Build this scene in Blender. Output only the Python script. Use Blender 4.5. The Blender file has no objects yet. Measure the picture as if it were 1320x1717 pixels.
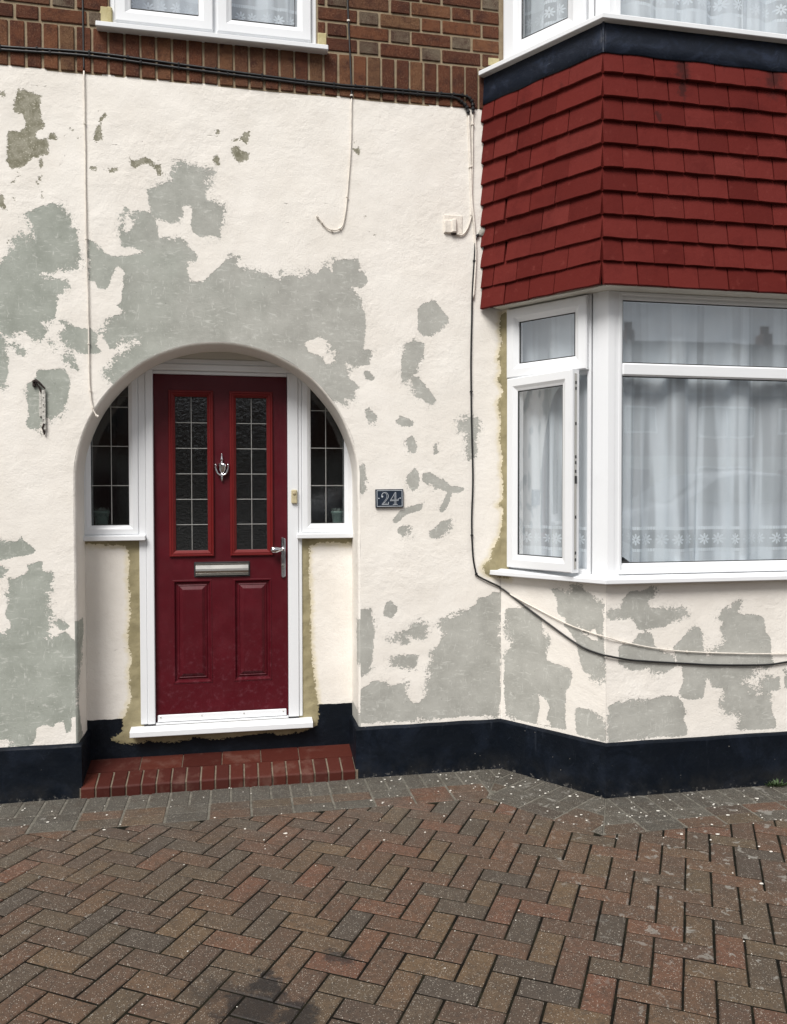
import bpy, bmesh, math, random
import numpy as np
from mathutils import Vector, Matrix, noise as mnoise
random.seed(7)
R = math.radians
scene = bpy.context.scene
col = scene.collection

# ---------------------------------------------------------------- camera
cam = bpy.data.cameras.new('camera'); camo = bpy.data.objects.new('camera', cam); col.objects.link(camo)
YAW, PITCH, ROLL = .1926, -.0227, -.0019
cam.sensor_fit = 'VERTICAL'; cam.sensor_height = 36; cam.sensor_width = 27.7
cam.lens = 36 * 1344.66 / 1717
cam.clip_start = .05; cam.clip_end = 600
_f = Vector((math.sin(YAW)*math.cos(PITCH), math.cos(YAW)*math.cos(PITCH), math.sin(PITCH)))
_r = Vector((math.cos(YAW), -math.sin(YAW), 0)); _u = _r.cross(_f)
_r2 = _r*math.cos(ROLL)+_u*math.sin(ROLL); _u2 = -_r*math.sin(ROLL)+_u*math.cos(ROLL)
camo.matrix_world = Matrix(((_r2.x,_u2.x,-_f.x,0),(_r2.y,_u2.y,-_f.y,-4.3145),(_r2.z,_u2.z,-_f.z,1.55),(0,0,0,1)))
scene.camera = camo

# ---------------------------------------------------------------- sky, sun, exposure
SUN_EL, SUN_AZ = R(51), R(214)       # azimuth clockwise from +Y: behind the viewer, a little to the left
world = bpy.data.worlds.new('World'); scene.world = world; world.use_nodes = True
wn = world.node_tree; wn.nodes.clear()
wo = wn.nodes.new('ShaderNodeOutputWorld'); wb = wn.nodes.new('ShaderNodeBackground')
sky = wn.nodes.new('ShaderNodeTexSky'); sky.sky_type = 'NISHITA'; sky.sun_disc = False
sky.sun_elevation = SUN_EL; sky.sun_rotation = SUN_AZ; sky.dust_density = 3.0; sky.ozone_density = 1.0
tcw = wn.nodes.new('ShaderNodeTexCoord'); mpw = wn.nodes.new('ShaderNodeMapping'); mpw.inputs['Scale'].default_value = (1, 1, 2.2)
nzw = wn.nodes.new('ShaderNodeTexNoise'); nzw.inputs['Scale'].default_value = 2.3; nzw.inputs['Detail'].default_value = 8; nzw.inputs['Roughness'].default_value = .55
rpw = wn.nodes.new('ShaderNodeValToRGB'); rpw.color_ramp.elements[0].position = .34; rpw.color_ramp.elements[1].position = .52
mxw = wn.nodes.new('ShaderNodeMix'); mxw.data_type = 'RGBA'
mxw.inputs['B'].default_value = (8.6, 8.7, 8.9, 1)
L = wn.links.new
L(tcw.outputs['Generated'], mpw.inputs['Vector']); L(mpw.outputs[0], nzw.inputs['Vector']); L(nzw.outputs['Fac'], rpw.inputs[0])
L(rpw.outputs[0], mxw.inputs['Factor']); L(sky.outputs[0], mxw.inputs['A']); L(mxw.outputs['Result'], wb.inputs[0]); L(wb.outputs[0], wo.inputs[0])
wb.inputs[1].default_value = .069
sun = bpy.data.lights.new('sun', 'SUN'); suno = bpy.data.objects.new('sun', sun); col.objects.link(suno)
sun.energy = 3.45; sun.angle = R(28); sun.color = (1, .972, .94)
_d = Vector((math.sin(SUN_AZ)*math.cos(SUN_EL), math.cos(SUN_AZ)*math.cos(SUN_EL), math.sin(SUN_EL)))
suno.rotation_euler = _d.to_track_quat('Z', 'Y').to_euler()
scene.view_settings.view_transform = 'Standard'; scene.view_settings.look = 'None'
scene.view_settings.exposure = 0.27; scene.view_settings.gamma = 1; scene.view_settings.use_curve_mapping = False
scene.cycles.max_bounces = 10; scene.cycles.transparent_max_bounces = 24; scene.cycles.diffuse_bounces = 4

# ---------------------------------------------------------------- places (metres; main wall face y=0, bay projects towards the street)
X0, X1, Y1, X2 = 1.4591, 1.8407, -.53, 3.85
class Plane:
    def __init__(s, o, u, n): s.o, s.u, s.n = Vector(o), Vector(u).normalized(), Vector(n).normalized()
    def P(s, u, v, w=0.): return s.o + s.u*u + Vector((0, 0, v)) + s.n*w
    def M(s, u, v, w=0.):
        m = Matrix.Identity(4); m.col[0] = (*s.u, 0); m.col[1] = (0, 0, 1, 0); m.col[2] = (*s.n, 0); m.col[3] = (*s.P(u, v, w), 1); return m
MAIN = Plane((0, 0, 0), (1, 0, 0), (0, -1, 0))
PORCH = Plane((0, .24, 0), (1, 0, 0), (0, -1, 0))
SIDE = Plane((X0, 0, 0), (X1-X0, Y1, 0), (Y1, -(X1-X0), 0))
FRONT = Plane((X1, Y1, 0), (1, 0, 0), (0, -1, 0))
RSIDE = Plane((X2, Y1, 0), (X1-X0, -Y1, 0), (-Y1, -(X1-X0), 0))
LS = math.hypot(X1-X0, Y1)
WT, CT = Vector((1.362, 0, 0)), Vector((1.772, -.61, 0))         # hung tiling stands out from the bay
TSIDE = Plane(WT, CT-WT, ((CT-WT).y, -(CT-WT).x, 0)); LT = (CT-WT).length
TFRONT = Plane(CT, (1, 0, 0), (0, -1, 0))
C2 = Vector((X2+.045, -.61, 0)); TRS = Plane(C2, (.584, .812, 0), (.812, -.584, 0))

# ---------------------------------------------------------------- mesh helpers
class MB:
    def __init__(s): s.v, s.f = [], []
    def add(s, vs, fs):
        k = len(s.v); s.v += [tuple(p) for p in vs]; s.f += [tuple(i+k for i in f) for f in fs]; return s
    def box(s, a, b, bev=0., pl=None):
        (x0, y0, z0), (x1, y1, z1) = a, b
        lo, hi = [min(x0, x1), min(y0, y1), min(z0, z1)], [max(x0, x1), max(y0, y1), max(z0, z1)]
        if bev <= 0:
            vs = [(lo[0] if i & 1 == 0 else hi[0], lo[1] if i & 2 == 0 else hi[1], lo[2] if i & 4 == 0 else hi[2]) for i in range(8)]
            fs = [(0, 2, 3, 1), (4, 5, 7, 6), (0, 1, 5, 4), (2, 6, 7, 3), (0, 4, 6, 2), (1, 3, 7, 5)]
        else:
            bev = min([bev]+[.45*(hi[i]-lo[i]) for i in range(3)])
            vs, ix = [], {}
            for ax in range(3):
                for i in range(8):
                    sg = [(i >> k) & 1 for k in range(3)]
                    ix[(ax, *sg)] = len(vs)
                    vs.append(tuple((hi[k] if sg[k] else lo[k]) if k == ax else (hi[k]-bev if sg[k] else lo[k]+bev) for k in range(3)))
            fs = []
            for ax in range(3):
                b_, c_ = (ax+1) % 3, (ax+2) % 3
                for sgn in (0, 1):
                    q = []
                    for bb, cc in ((0, 0), (1, 0), (1, 1), (0, 1)):
                        sg = [0]*3; sg[ax] = sgn; sg[b_] = bb; sg[c_] = cc; q.append(ix[(ax, *sg)])
                    fs.append(tuple(q))
                for sb in (0, 1):
                    for sc in (0, 1):
                        q = []
                        for fa, va in ((b_, 0), (b_, 1), (c_, 1), (c_, 0)):
                            sg = [0]*3; sg[ax] = va; sg[b_] = sb; sg[c_] = sc; q.append(ix[(fa, *sg)])
                        fs.append(tuple(q))
            for i in range(8):
                sg = [(i >> k) & 1 for k in range(3)]
                fs.append((ix[(0, *sg)], ix[(1, *sg)], ix[(2, *sg)]))
        if pl: vs = [pl.P(*p) for p in vs]
        return s.add(vs, fs)
    def ring(s, rect, loops, pl, fill=False, closed=False):
        u0, u1, v0, v1 = rect; vs, fs = [], []
        for d, w in loops:
            vs += [pl.P(u0+d, v0+d, w), pl.P(u1-d, v0+d, w), pl.P(u1-d, v1-d, w), pl.P(u0+d, v1-d, w)]
        n = len(loops)
        for i in range(n if closed else n-1):
            a, b = 4*i, 4*((i+1) % n)
            for k in range(4): fs.append((a+k, a+(k+1) % 4, b+(k+1) % 4, b+k))
        if fill: fs.append(tuple(range(4*(n-1), 4*n)))
        return s.add(vs, fs)
    def tube(s, path, r, n=8, cap=True):
        path = [Vector(p) for p in path]; vs, fs = [], []; m = len(path)
        up = Vector((.13, .21, .97)).normalized(); pn = None
        for i, p in enumerate(path):
            t = (path[min(i+1, m-1)]-path[max(i-1, 0)]).normalized()
            if pn is None:
                pn = t.cross(up)
                if pn.length < .1: pn = t.cross(Vector((1, 0, 0)))
            pn = (pn - t*pn.dot(t)).normalized(); bn = t.cross(pn)
            rr = r[i] if isinstance(r, (list, tuple)) else r
            vs += [p + (pn*math.cos(2*math.pi*k/n)+bn*math.sin(2*math.pi*k/n))*rr for k in range(n)]
        for i in range(m-1):
            for k in range(n): fs.append((i*n+k, i*n+(k+1) % n, (i+1)*n+(k+1) % n, (i+1)*n+k))
        if cap: fs += [tuple(range(n-1, -1, -1)), tuple(range((m-1)*n, m*n))]
        return s.add(vs, fs)
    def lathe(s, prof, c, axis=(0, 0, 1), n=20, sc=(1, 1)):
        ax = Vector(axis).normalized(); e1 = ax.orthogonal().normalized(); e2 = ax.cross(e1); c = Vector(c); vs, fs = [], []
        for r, h in prof:
            vs += [c+ax*h+(e1*math.cos(2*math.pi*k/n)*sc[0]+e2*math.sin(2*math.pi*k/n)*sc[1])*r for k in range(n)]
        for i in range(len(prof)-1):
            for k in range(n): fs.append((i*n+k, i*n+(k+1) % n, (i+1)*n+(k+1) % n, (i+1)*n+k))
        fs += [tuple(range(n-1, -1, -1)), tuple(range((len(prof)-1)*n, len(prof)*n))]
        return s.add(vs, fs)
    def prism(s, poly, w0, w1, pl):
        n = len(poly); vs = [pl.P(a, b, w0) for a, b in poly]+[pl.P(a, b, w1) for a, b in poly]
        fs = [tuple(range(n)), tuple(range(2*n-1, n-1, -1))]+[(k, (k+1) % n, n+(k+1) % n, n+k) for k in range(n)]
        return s.add(vs, fs)
    def mesh(s, name, mat=None, fix=True, smooth=False):
        me = bpy.data.meshes.new(name); me.from_pydata([tuple(p) for p in s.v], [], s.f)
        if fix:
            bm = bmesh.new(); bm.from_mesh(me); bmesh.ops.recalc_face_normals(bm, faces=bm.faces); bm.to_mesh(me); bm.free()
        if smooth: me.polygons.foreach_set('use_smooth', [True]*len(me.polygons))
        if mat: me.materials.append(mat)
        me.update(); return me
    def build(s, name, mat, parent=None, fix=True, smooth=False):
        return link(name, s.mesh(name, mat, fix, smooth), parent)
def link(name, data, parent=None):
    o = bpy.data.objects.new(name, data); col.objects.link(o)
    if parent is not None: o.parent = parent
    return o
def tag(o, label, cat=None, group=None, kind=None):
    if label: o['label'] = label
    if cat: o['category'] = cat
    if group: o['group'] = group
    if kind: o['kind'] = kind
    return o
def empty(name, loc=(0, 0, 0)):
    o = bpy.data.objects.new(name, None); col.objects.link(o); o.location = loc; o.empty_display_size = .1; return o
def smooth_path(P, k=6):
    P = [Vector(p) for p in P]; out = []
    for i in range(len(P)-1):
        a, b, c, d = P[max(i-1, 0)], P[i], P[i+1], P[min(i+2, len(P)-1)]
        for j in range(k):
            t = j/k; out.append(.5*((2*b)+(c-a)*t+(2*a-5*b+4*c-d)*t*t+(3*b-a-3*c+d)*t**3))
    return out+[P[-1]]

# ---------------------------------------------------------------- materials
class NT:
    def __init__(s, name):
        s.m = bpy.data.materials.new(name); s.m.use_nodes = True; s.t = s.m.node_tree; s.t.nodes.clear()
        s.o = s.t.nodes.new('ShaderNodeOutputMaterial'); s._pos = None
    def n(s, typ, **kw):
        nd = s.t.nodes.new('ShaderNode'+typ)
        for k, v in kw.items(): setattr(nd, k, v)
        return nd
    def put(s, sock, v):
        if v is None: return
        if isinstance(v, bpy.types.NodeSocket): s.t.links.new(v, sock)
        elif isinstance(v, (tuple, list)):
            sock.default_value = (*v, 1) if (len(v) == 3 and sock.type == 'RGBA') else v
        else: sock.default_value = v
    @property
    def pos(s):
        if s._pos is None: s._pos = s.n('NewGeometry').outputs['Position']
        return s._pos
    def map(s, vec=None, sc=(1, 1, 1), loc=(0, 0, 0), rot=(0, 0, 0)):
        m = s.n('Mapping'); s.put(m.inputs['Vector'], vec or s.pos); m.inputs['Scale'].default_value = sc; m.inputs['Location'].default_value = loc; m.inputs['Rotation'].default_value = rot; return m.outputs[0]
    def noise(s, scale, detail=4, rough=.55, vec=None, dist=0.):
        q = s.n('TexNoise'); s.put(q.inputs['Vector'], vec or s.pos); q.inputs['Scale'].default_value = scale; q.inputs['Detail'].default_value = detail; q.inputs['Roughness'].default_value = rough; q.inputs['Distortion'].default_value = dist; return q.outputs['Fac']
    def vor(s, scale, feature='F1', vec=None, out='Distance', rnd=1.):
        q = s.n('TexVoronoi', feature=feature); s.put(q.inputs['Vector'], vec or s.pos); q.inputs['Scale'].default_value = scale; q.inputs['Randomness'].default_value = rnd; return q.outputs[out]
    def ma(s, op, a, b=None, c=None):
        q = s.n('Math', operation=op); s.put(q.inputs[0], a); s.put(q.inputs[1], b); s.put(q.inputs[2], c); return q.outputs[0]
    def rng(s, v, a, b, c=0., d=1., smooth=True):
        q = s.n('MapRange', interpolation_type='SMOOTHSTEP' if smooth else 'LINEAR'); s.put(q.inputs[0], v)
        for i, k in enumerate((a, b, c, d)): s.put(q.inputs[i+1], k)
        return q.outputs[0]
    def mix(s, f, a, b, mode='MIX'):
        q = s.n('Mix', data_type='RGBA', blend_type=mode); s.put(q.inputs['Factor'], f); s.put(q.inputs['A'], a); s.put(q.inputs['B'], b); return q.outputs['Result']
    def ramp(s, f, stops, interp='LINEAR'):
        q = s.n('ValToRGB'); r = q.color_ramp; r.interpolation = interp
        while len(r.elements) < len(stops): r.elements.new(.5)
        for e, (p, c) in zip(r.elements, stops): e.position = p; e.color = (*c, 1)
        s.put(q.inputs[0], f); return q.outputs[0]
    def attr(s, name): return s.n('Attribute', attribute_name=name).outputs['Fac']
    def sep(s, v=None):
        q = s.n('SeparateXYZ'); s.put(q.inputs[0], v or s.pos); return q.outputs
    def bump(s, h, st=.5, dist=.01, nrm=None):
        q = s.n('Bump'); q.inputs['Strength'].default_value = st; q.inputs['Distance'].default_value = dist; s.put(q.inputs['Height'], h); s.put(q.inputs['Normal'], nrm); return q.outputs[0]
    def pr(s, color, rough=.6, bump=None, metal=0., spec=.5, coat=0., sub=0.):
        q = s.n('BsdfPrincipled'); s.put(q.inputs['Base Color'], color); s.put(q.inputs['Roughness'], rough); s.put(q.inputs['Metallic'], metal); s.put(q.inputs['Specular IOR Level'], spec); s.put(q.inputs['Coat Weight'], coat)
        if coat: q.inputs['Coat Roughness'].default_value = .08
        if bump is not None: s.put(q.inputs['Normal'], bump)
        return q.outputs[0]
    def out(s, sh): s.t.links.new(sh, s.o.inputs['Surface']); return s.m

def mat_render():
    t = NT('painted_render')
    # ragged edge of the flaking: wobble of several sizes added to the distance from the patch outline
    lowm = t.rng(t.noise(4.5, 3), .44, .64)
    vs = t.map(sc=(1, 1, 1.5))
    n1 = t.ma('SUBTRACT', t.noise(26, 5, .62, vs), .5); n2 = t.ma('SUBTRACT', t.noise(95, 4, .65, vs), .5)
    amp = t.ma('MULTIPLY_ADD', lowm, .075, .022)
    n3 = t.ma('SUBTRACT', t.noise(230, 3, .7, vs), .5)
    wob = t.ma('ADD', t.ma('MULTIPLY', n3, t.ma('MULTIPLY_ADD', lowm, .03, .012)), t.ma('MULTIPLY', n1, amp)); wob = t.ma('ADD', wob, t.ma('MULTIPLY', n2, t.ma('MULTIPLY_ADD', lowm, .055, .016)))
    def chips(sc, seed):
        q = t.n('VectorMath', operation='ADD'); t.put(q.inputs[0], t.map(sc=(1, 1, 1.25), loc=(seed, seed, 0)))
        nn = t.n('TexNoise'); t.put(nn.inputs['Vector'], t.pos); nn.inputs['Scale'].default_value = sc*1.3; nn.inputs['Detail'].default_value = 2
        m_ = t.n('VectorMath', operation='SCALE'); t.put(m_.inputs[0], nn.outputs['Color']); m_.inputs['Scale'].default_value = .35/sc; t.put(q.inputs[1], m_.outputs[0])
        return t.ma('SUBTRACT', t.sep(t.vor(sc, vec=q.outputs[0], out='Color'))[0], .5)
    c1, c2, c3 = chips(30, 0.), chips(85, 3.), chips(190, 7.)
    chip = t.ma('ADD', t.ma('MULTIPLY', c1, t.ma('MULTIPLY_ADD', lowm, .026, .004)), t.ma('ADD', t.ma('MULTIPLY', c2, t.ma('MULTIPLY_ADD', lowm, .026, .005)), t.ma('MULTIPLY', c3, t.ma('MULTIPLY_ADD', lowm, .015, .0045))))
    wob = t.ma('ADD', chip, t.ma('MULTIPLY', wob, .28))
    bare = t.rng(t.ma('ADD', t.attr('bare'), wob), -.0007, .0007)
    # flecks of paint left inside, specks lost outside, both only near the outline
    d = t.ma('ABSOLUTE', t.attr('bare'))
    spk = t.rng(t.noise(110, 3, .7, t.map(sc=(1, 1, 2.0))), .60, .63)
    spk = t.ma('MULTIPLY', spk, t.ma('MULTIPLY', lowm, t.rng(d, .05, .004)))
    bare = t.ma('ABSOLUTE', t.ma('SUBTRACT', bare, t.ma('MULTIPLY', spk, .9)))
    fleck = t.ma('MULTIPLY', t.rng(t.noise(60, 4, .75, t.map(sc=(1, 1, 1.6))), .70, .73), t.rng(t.noise(2.2, 2), .5, .62))
    bare = t.ma('SUBTRACT', bare, t.ma('MULTIPLY', fleck, t.ma('MULTIPLY', bare, .8)))
    oli = t.rng(t.ma('ADD', t.attr('olive'), t.ma('ADD', t.ma('MULTIPLY', c2, .009), t.ma('ADD', t.ma('MULTIPLY', c3, .007), t.ma('MULTIPLY', n1, .008)))), -.0007, .0007)
    raw = t.rng(t.ma('ADD', t.attr('raw'), t.ma('ADD', t.ma('MULTIPLY', n1, .014), t.ma('ADD', t.ma('MULTIPLY', c2, .012), t.ma('MULTIPLY', c3, .006)))), -.0008, .0008)
    rawsoft = t.rng(t.ma('ADD', t.attr('raw'), t.ma('MULTIPLY', n1, .05)), -.035, .0)
    nav = t.rng(t.ma('ADD', t.attr('navy'), t.ma('MULTIPLY', n1, .012)), -.001, .001)
    crk = t.rng(t.ma('ADD', t.attr('crack'), t.ma('ADD', t.ma('MULTIPLY', n2, .006), t.ma('MULTIPLY', n1, .016))), -.0026, -.0002)
    crk = t.ma('MULTIPLY', crk, t.rng(t.noise(14, 2), .38, .5))
    # cream masonry paint
    mott = t.noise(3.2, 5, .6); fine = t.noise(38, 4, .6)
    paint = t.mix(t.rng(mott, .3, .7), (.775, .735, .672), (.835, .80, .742))
    paint = t.mix(t.ma('MULTIPLY', t.rng(fine, .55, .75), .25), paint, (.71, .665, .60))
    pit = t.ma('MULTIPLY', t.rng(t.noise(70, 2, .5, t.map(sc=(1, 1, 1.3))), .74, .77), t.rng(t.noise(2.6, 2), .52, .62))
    paint = t.mix(t.ma('MULTIPLY', pit, .8), paint, (.30, .285, .25))
    paint = t.mix(t.ma('MULTIPLY', rawsoft, .55), paint, (.62, .53, .29))
    # grey render under the paint: greener to the left, trowel scrapes and lime bloom
    xs = t.sep()[0]
    green = t.rng(t.ma('ADD', xs, t.ma('MULTIPLY', t.ma('SUBTRACT', t.noise(2.5, 2), .5), 1.4)), .3, -1.)
    grey = t.mix(green, (.430, .428, .392), (.375, .395, .352))
    grey = t.mix(t.rng(t.noise(6, 5, .65), .35, .7), grey, t.mix(green, (.345, .343, .312), (.29, .308, .270)))
    scr = t.rng(t.noise(16, 5, .7, t.map(sc=(1.0, 1.0, 3.2), rot=(0, .35, 0)), 1.2), .55, .68)
    scr2 = t.rng(t.noise(20, 4, .7, t.map(sc=(3.0, 1.0, .8), rot=(0, -.5, 0)), 1.5), .58, .70)
    grey = t.mix(t.ma('MULTIPLY', t.ma('MAXIMUM', scr, scr2), .55), grey, (.62, .625, .58))
    grey = t.mix(t.ma('MULTIPLY', t.rng(t.noise(85, 2), .70, .75), .6), grey, (.16, .17, .15))
    olv = t.mix(t.rng(t.noise(22, 5, .7), .35, .65), (.19, .18, .125), (.33, .315, .25))
    olv = t.mix(t.ma('MULTIPLY', t.rng(t.noise(110, 3, .6), .6, .66), .8), olv, (.62, .60, .50))
    rw = t.mix(t.rng(t.noise(9, 5, .6), .3, .7), (.245, .212, .118), (.345, .300, .180))
    rw = t.mix(t.ma('MULTIPLY', t.rng(t.noise(3, 3), .5, .75), .5), rw, (.46, .41, .27))
    nv = t.mix(t.rng(t.noise(8, 5, .7), .45, .75), (.0024, .0046, .0085), (.008, .012, .020))
    c = t.mix(bare, paint, grey); c = t.mix(oli, c, olv); c = t.mix(t.ma('MULTIPLY', crk, .6), c, (.26, .245, .21)); c = t.mix(nav, c, nv); c = t.mix(raw, c, rw)
    # relief: lumpy masonry finish, thinner where the coat is gone
    lump = t.ma('ADD', t.ma('MULTIPLY', t.noise(24, 5, .6, t.map(sc=(1, 1, 1.15))), t.rng(t.noise(2.3, 3), .35, .68, .25, 1.1)), t.ma('MULTIPLY', t.noise(120, 3, .6), .35))
    lump = t.ma('ADD', lump, t.ma('MULTIPLY', t.noise(7, 3), 1.2))
    gone = t.ma('MAXIMUM', bare, t.ma('MAXIMUM', oli, raw))
    h = t.ma('MULTIPLY', lump, t.ma('MULTIPLY_ADD', gone, -.45, 1.))
    h = t.ma('SUBTRACT', h, t.ma('MULTIPLY', t.ma('MAXIMUM', bare, oli), .8)); h = t.ma('ADD', h, t.ma('MULTIPLY', raw, t.ma('MULTIPLY', t.noise(26, 4, .6), 1.2))); h = t.ma('SUBTRACT', h, t.ma('MULTIPLY', crk, .5))
    return t.out(t.pr(c, t.ma('MULTIPLY_ADD', nav, -.35, .85), t.bump(h, .55, .007), spec=.25))

def mat_plinth():
    t = NT('navy_masonry_paint')
    c = t.mix(t.rng(t.noise(5, 6, .7, dist=.8), .42, .72), (.0024, .0046, .0085), (.0075, .0115, .020))
    c = t.mix(t.ma('MULTIPLY', t.rng(t.noise(18, 6, .75, dist=1.5), .60, .72), .5), c, (.022, .028, .042))
    z = t.sep()[2]
    foot = t.ma('MULTIPLY', t.rng(z, .03, .0), t.rng(t.noise(45, 5, .7), .55, .65))
    c = t.mix(t.ma('MULTIPLY', foot, .8), c, (.20, .19, .17))
    dirt = t.ma('MULTIPLY', t.rng(z, .13, .0), t.rng(t.noise(6, 5, .7), .35, .7)); c = t.mix(t.ma('MULTIPLY', dirt, .28), c, (.060, .055, .047))
    run = t.ma('MULTIPLY', t.rng(t.noise(26, 3, .6, t.map(sc=(1, 1, .12))), .60, .70), t.rng(z, .05, .25)); c = t.mix(t.ma('MULTIPLY', run, .22), c, (.055, .065, .085))
    drip = t.rng(t.noise(70, 2, .5), .77, .79); c = t.mix(t.ma('MULTIPLY', drip, .6), c, (.45, .42, .37))
    h = t.ma('ADD', t.noise(30, 5, .65), t.ma('MULTIPLY', t.noise(7, 3), 1.5))
    return t.out(t.pr(c, t.rng(t.noise(9, 4), .3, .7, .5, .7), t.bump(h, .5, .006), spec=.16))

def mat_brick(step=False, burnt=False):
    t = NT('red_step_brick' if step else 'burnt_brick' if burnt else 'wirecut_brick')
    rnd = t.n('ObjectInfo').outputs['Random']
    if step:
        c = t.ramp(rnd, [(0, (.044, .0085, .0055)), (.35, (.060, .0115, .0075)), (.7, (.074, .017, .0105)), (1, (.050, .011, .008))])
        c = t.mix(t.ma('MULTIPLY', t.rng(t.noise(9, 5, .65), .5, .72), .5), c, (.14, .075, .058))
        c = t.mix(t.ma('MULTIPLY', t.rng(t.noise(55, 4, .7), .6, .7), .6), c, (.05, .016, .012))
        h = t.noise(60, 4, .6); return t.out(t.pr(c, .62, t.bump(h, .35, .004), spec=.22))
    c = t.ramp(rnd, [(0, (.100, .066, .044)), (.4, (.145, .108, .075)), (.7, (.175, .140, .100)), (1, (.120, .075, .050))] if burnt else [(0, (.096, .034, .019)), (.22, (.150, .054, .027)), (.45, (.088, .031, .018)), (.65, (.185, .072, .034)), (.85, (.165, .088, .046)), (1, (.120, .048, .027))])
    c = t.mix(t.rng(t.noise(14, 5, .7), .4, .75), c, (.055, .020, .014))
    lm = t.noise(210, 3, .8, t.map(sc=(1.8, 1.8, .8)))
    c = t.mix(t.ma('MULTIPLY', t.rng(lm, .56, .66), .62), c, (.34, .22, .14) if not burnt else (.42, .36, .28))
    c = t.mix(t.ma('MULTIPLY', t.rng(lm, .44, .34), .8), c, (.022, .011, .008))
    h = t.ma('ADD', lm, t.noise(45, 4, .7))
    return t.out(t.pr(c, .9, t.bump(h, .9, .006), spec=.2))

def mat_mortar(name, a, b):
    t = NT(name); c = t.mix(t.rng(t.noise(25, 5, .7), .3, .7), a, b)
    c = t.mix(t.ma('MULTIPLY', t.rng(t.noise(8, 4), .55, .75), .5), c, tuple(x*.55 for x in a))
    return t.out(t.pr(c, .95, t.bump(t.noise(150, 3), .6, .004), spec=.1))

def mat_tile():
    t = NT('painted_clay_tile'); rnd = t.n('ObjectInfo').outputs['Random']
    c = t.ramp(rnd, [(0, (.086, .0120, .0098)), (.3, (.112, .0160, .0130)), (.6, (.128, .0205, .0170)), (.85, (.097, .0140, .0114)), (1, (.146, .0265, .0220))])
    x = t.noise(4.5, 6, .7)
    c = t.mix(t.ma('MULTIPLY', t.rng(x, .48, .72), .5), c, (.066, .0095, .0085))
    c = t.mix(t.ma('MULTIPLY', t.rng(t.noise(21, 5, .7), .58, .74), .35), c, (.19, .046, .037))
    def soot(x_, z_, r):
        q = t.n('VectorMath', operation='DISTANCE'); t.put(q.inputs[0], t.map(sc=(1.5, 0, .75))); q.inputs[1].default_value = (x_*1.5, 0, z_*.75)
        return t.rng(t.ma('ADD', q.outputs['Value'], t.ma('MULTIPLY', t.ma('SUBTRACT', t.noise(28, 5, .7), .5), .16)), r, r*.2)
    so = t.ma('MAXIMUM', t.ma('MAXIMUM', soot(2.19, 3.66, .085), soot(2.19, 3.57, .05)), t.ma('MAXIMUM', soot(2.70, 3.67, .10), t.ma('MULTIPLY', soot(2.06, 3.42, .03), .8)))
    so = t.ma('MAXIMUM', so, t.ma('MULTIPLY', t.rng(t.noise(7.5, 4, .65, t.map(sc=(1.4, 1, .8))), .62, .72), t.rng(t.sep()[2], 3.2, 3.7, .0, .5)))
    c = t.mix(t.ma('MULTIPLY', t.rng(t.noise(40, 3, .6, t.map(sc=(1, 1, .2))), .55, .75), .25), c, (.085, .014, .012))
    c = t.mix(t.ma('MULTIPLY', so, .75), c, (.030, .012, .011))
    h = t.ma('ADD', t.ma('MULTIPLY', t.noise(90, 4, .65), .5), t.ma('ADD', t.noise(25, 4, .6), t.ma('MULTIPLY', t.noise(9, 2), .8)))
    return t.out(t.pr(c, t.rng(t.noise(18, 4), .3, .7, .55, .75), t.bump(h, .5, .004), spec=.06))

def mat_lead():
    t = NT('painted_lead'); n = t.noise(6, 6, .7, t.map(sc=(1, 1, 1.4)), 1.)
    c = t.mix(t.rng(n, .45, .7), (.0042, .0075, .016), (.016, .024, .046))
    c = t.mix(t.ma('MULTIPLY', t.rng(t.noise(15, 6, .75, dist=1.5), .62, .74), .6), c, (.10, .12, .16))
    return t.out(t.pr(c, t.rng(n, .3, .7, .35, .6), t.bump(t.ma('ADD', t.noise(12, 4), t.ma('MULTIPLY', t.noise(50, 3), .4)), .5, .008), spec=.25))

def mat_upvc(name='white_upvc', col_=(.77, .785, .80)):
    t = NT(name); c = t.mix(t.ma('MULTIPLY', t.rng(t.noise(4, 5, .7), .5, .8), .25), col_, tuple(.82*x for x in col_))
    c = t.mix(t.ma('MULTIPLY', t.rng(t.noise(130, 2), .74, .78), .25), c, (.4, .4, .38))
    return t.out(t.pr(c, .28, t.bump(t.noise(3, 2), .06, .01), spec=.5))

def mat_plain(name, c, rough=.5, metal=0., spec=.5, var=.15, scale=20, bst=.15, coat=0.):
    t = NT(name); cc = t.mix(t.ma('MULTIPLY', t.rng(t.noise(scale, 4, .65), .35, .75), 1.), c, tuple(x*(1-var*2) for x in c))
    return t.out(t.pr(cc, t.rng(t.noise(scale*1.7, 3), .3, .7, rough*.85, min(1, rough*1.15)), t.bump(t.noise(scale*4, 3), bst, .003), metal=metal, spec=spec, coat=coat))

def mat_door(name, c, grain=True):
    t = NT(name); g = t.noise(30, 5, .7, t.map(sc=(3.2, 1, .14)), .6)
    cc = t.mix(t.rng(t.noise(5, 5, .65), .45, .75), c, (c[0]*1.22+.004, c[1]*1.3+.002, c[2]*1.3+.002))
    z = t.sep()[2]
    low_pink = t.ma('MULTIPLY', t.rng(z, 1.0, .45), t.rng(t.noise(28, 6, .75), .5, .72))  # paler pink mottling that grows towards the foot of the door
    cc = t.mix(t.ma('MULTIPLY', low_pink, .22), cc, (.30, .13, .16))
    return t.out(t.pr(cc, t.rng(t.noise(12, 4), .3, .7, .36, .5), t.bump(t.ma('ADD', g, t.ma('MULTIPLY', t.noise(160, 2), .3)), .28 if grain else .06, .002), spec=.28))

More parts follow.
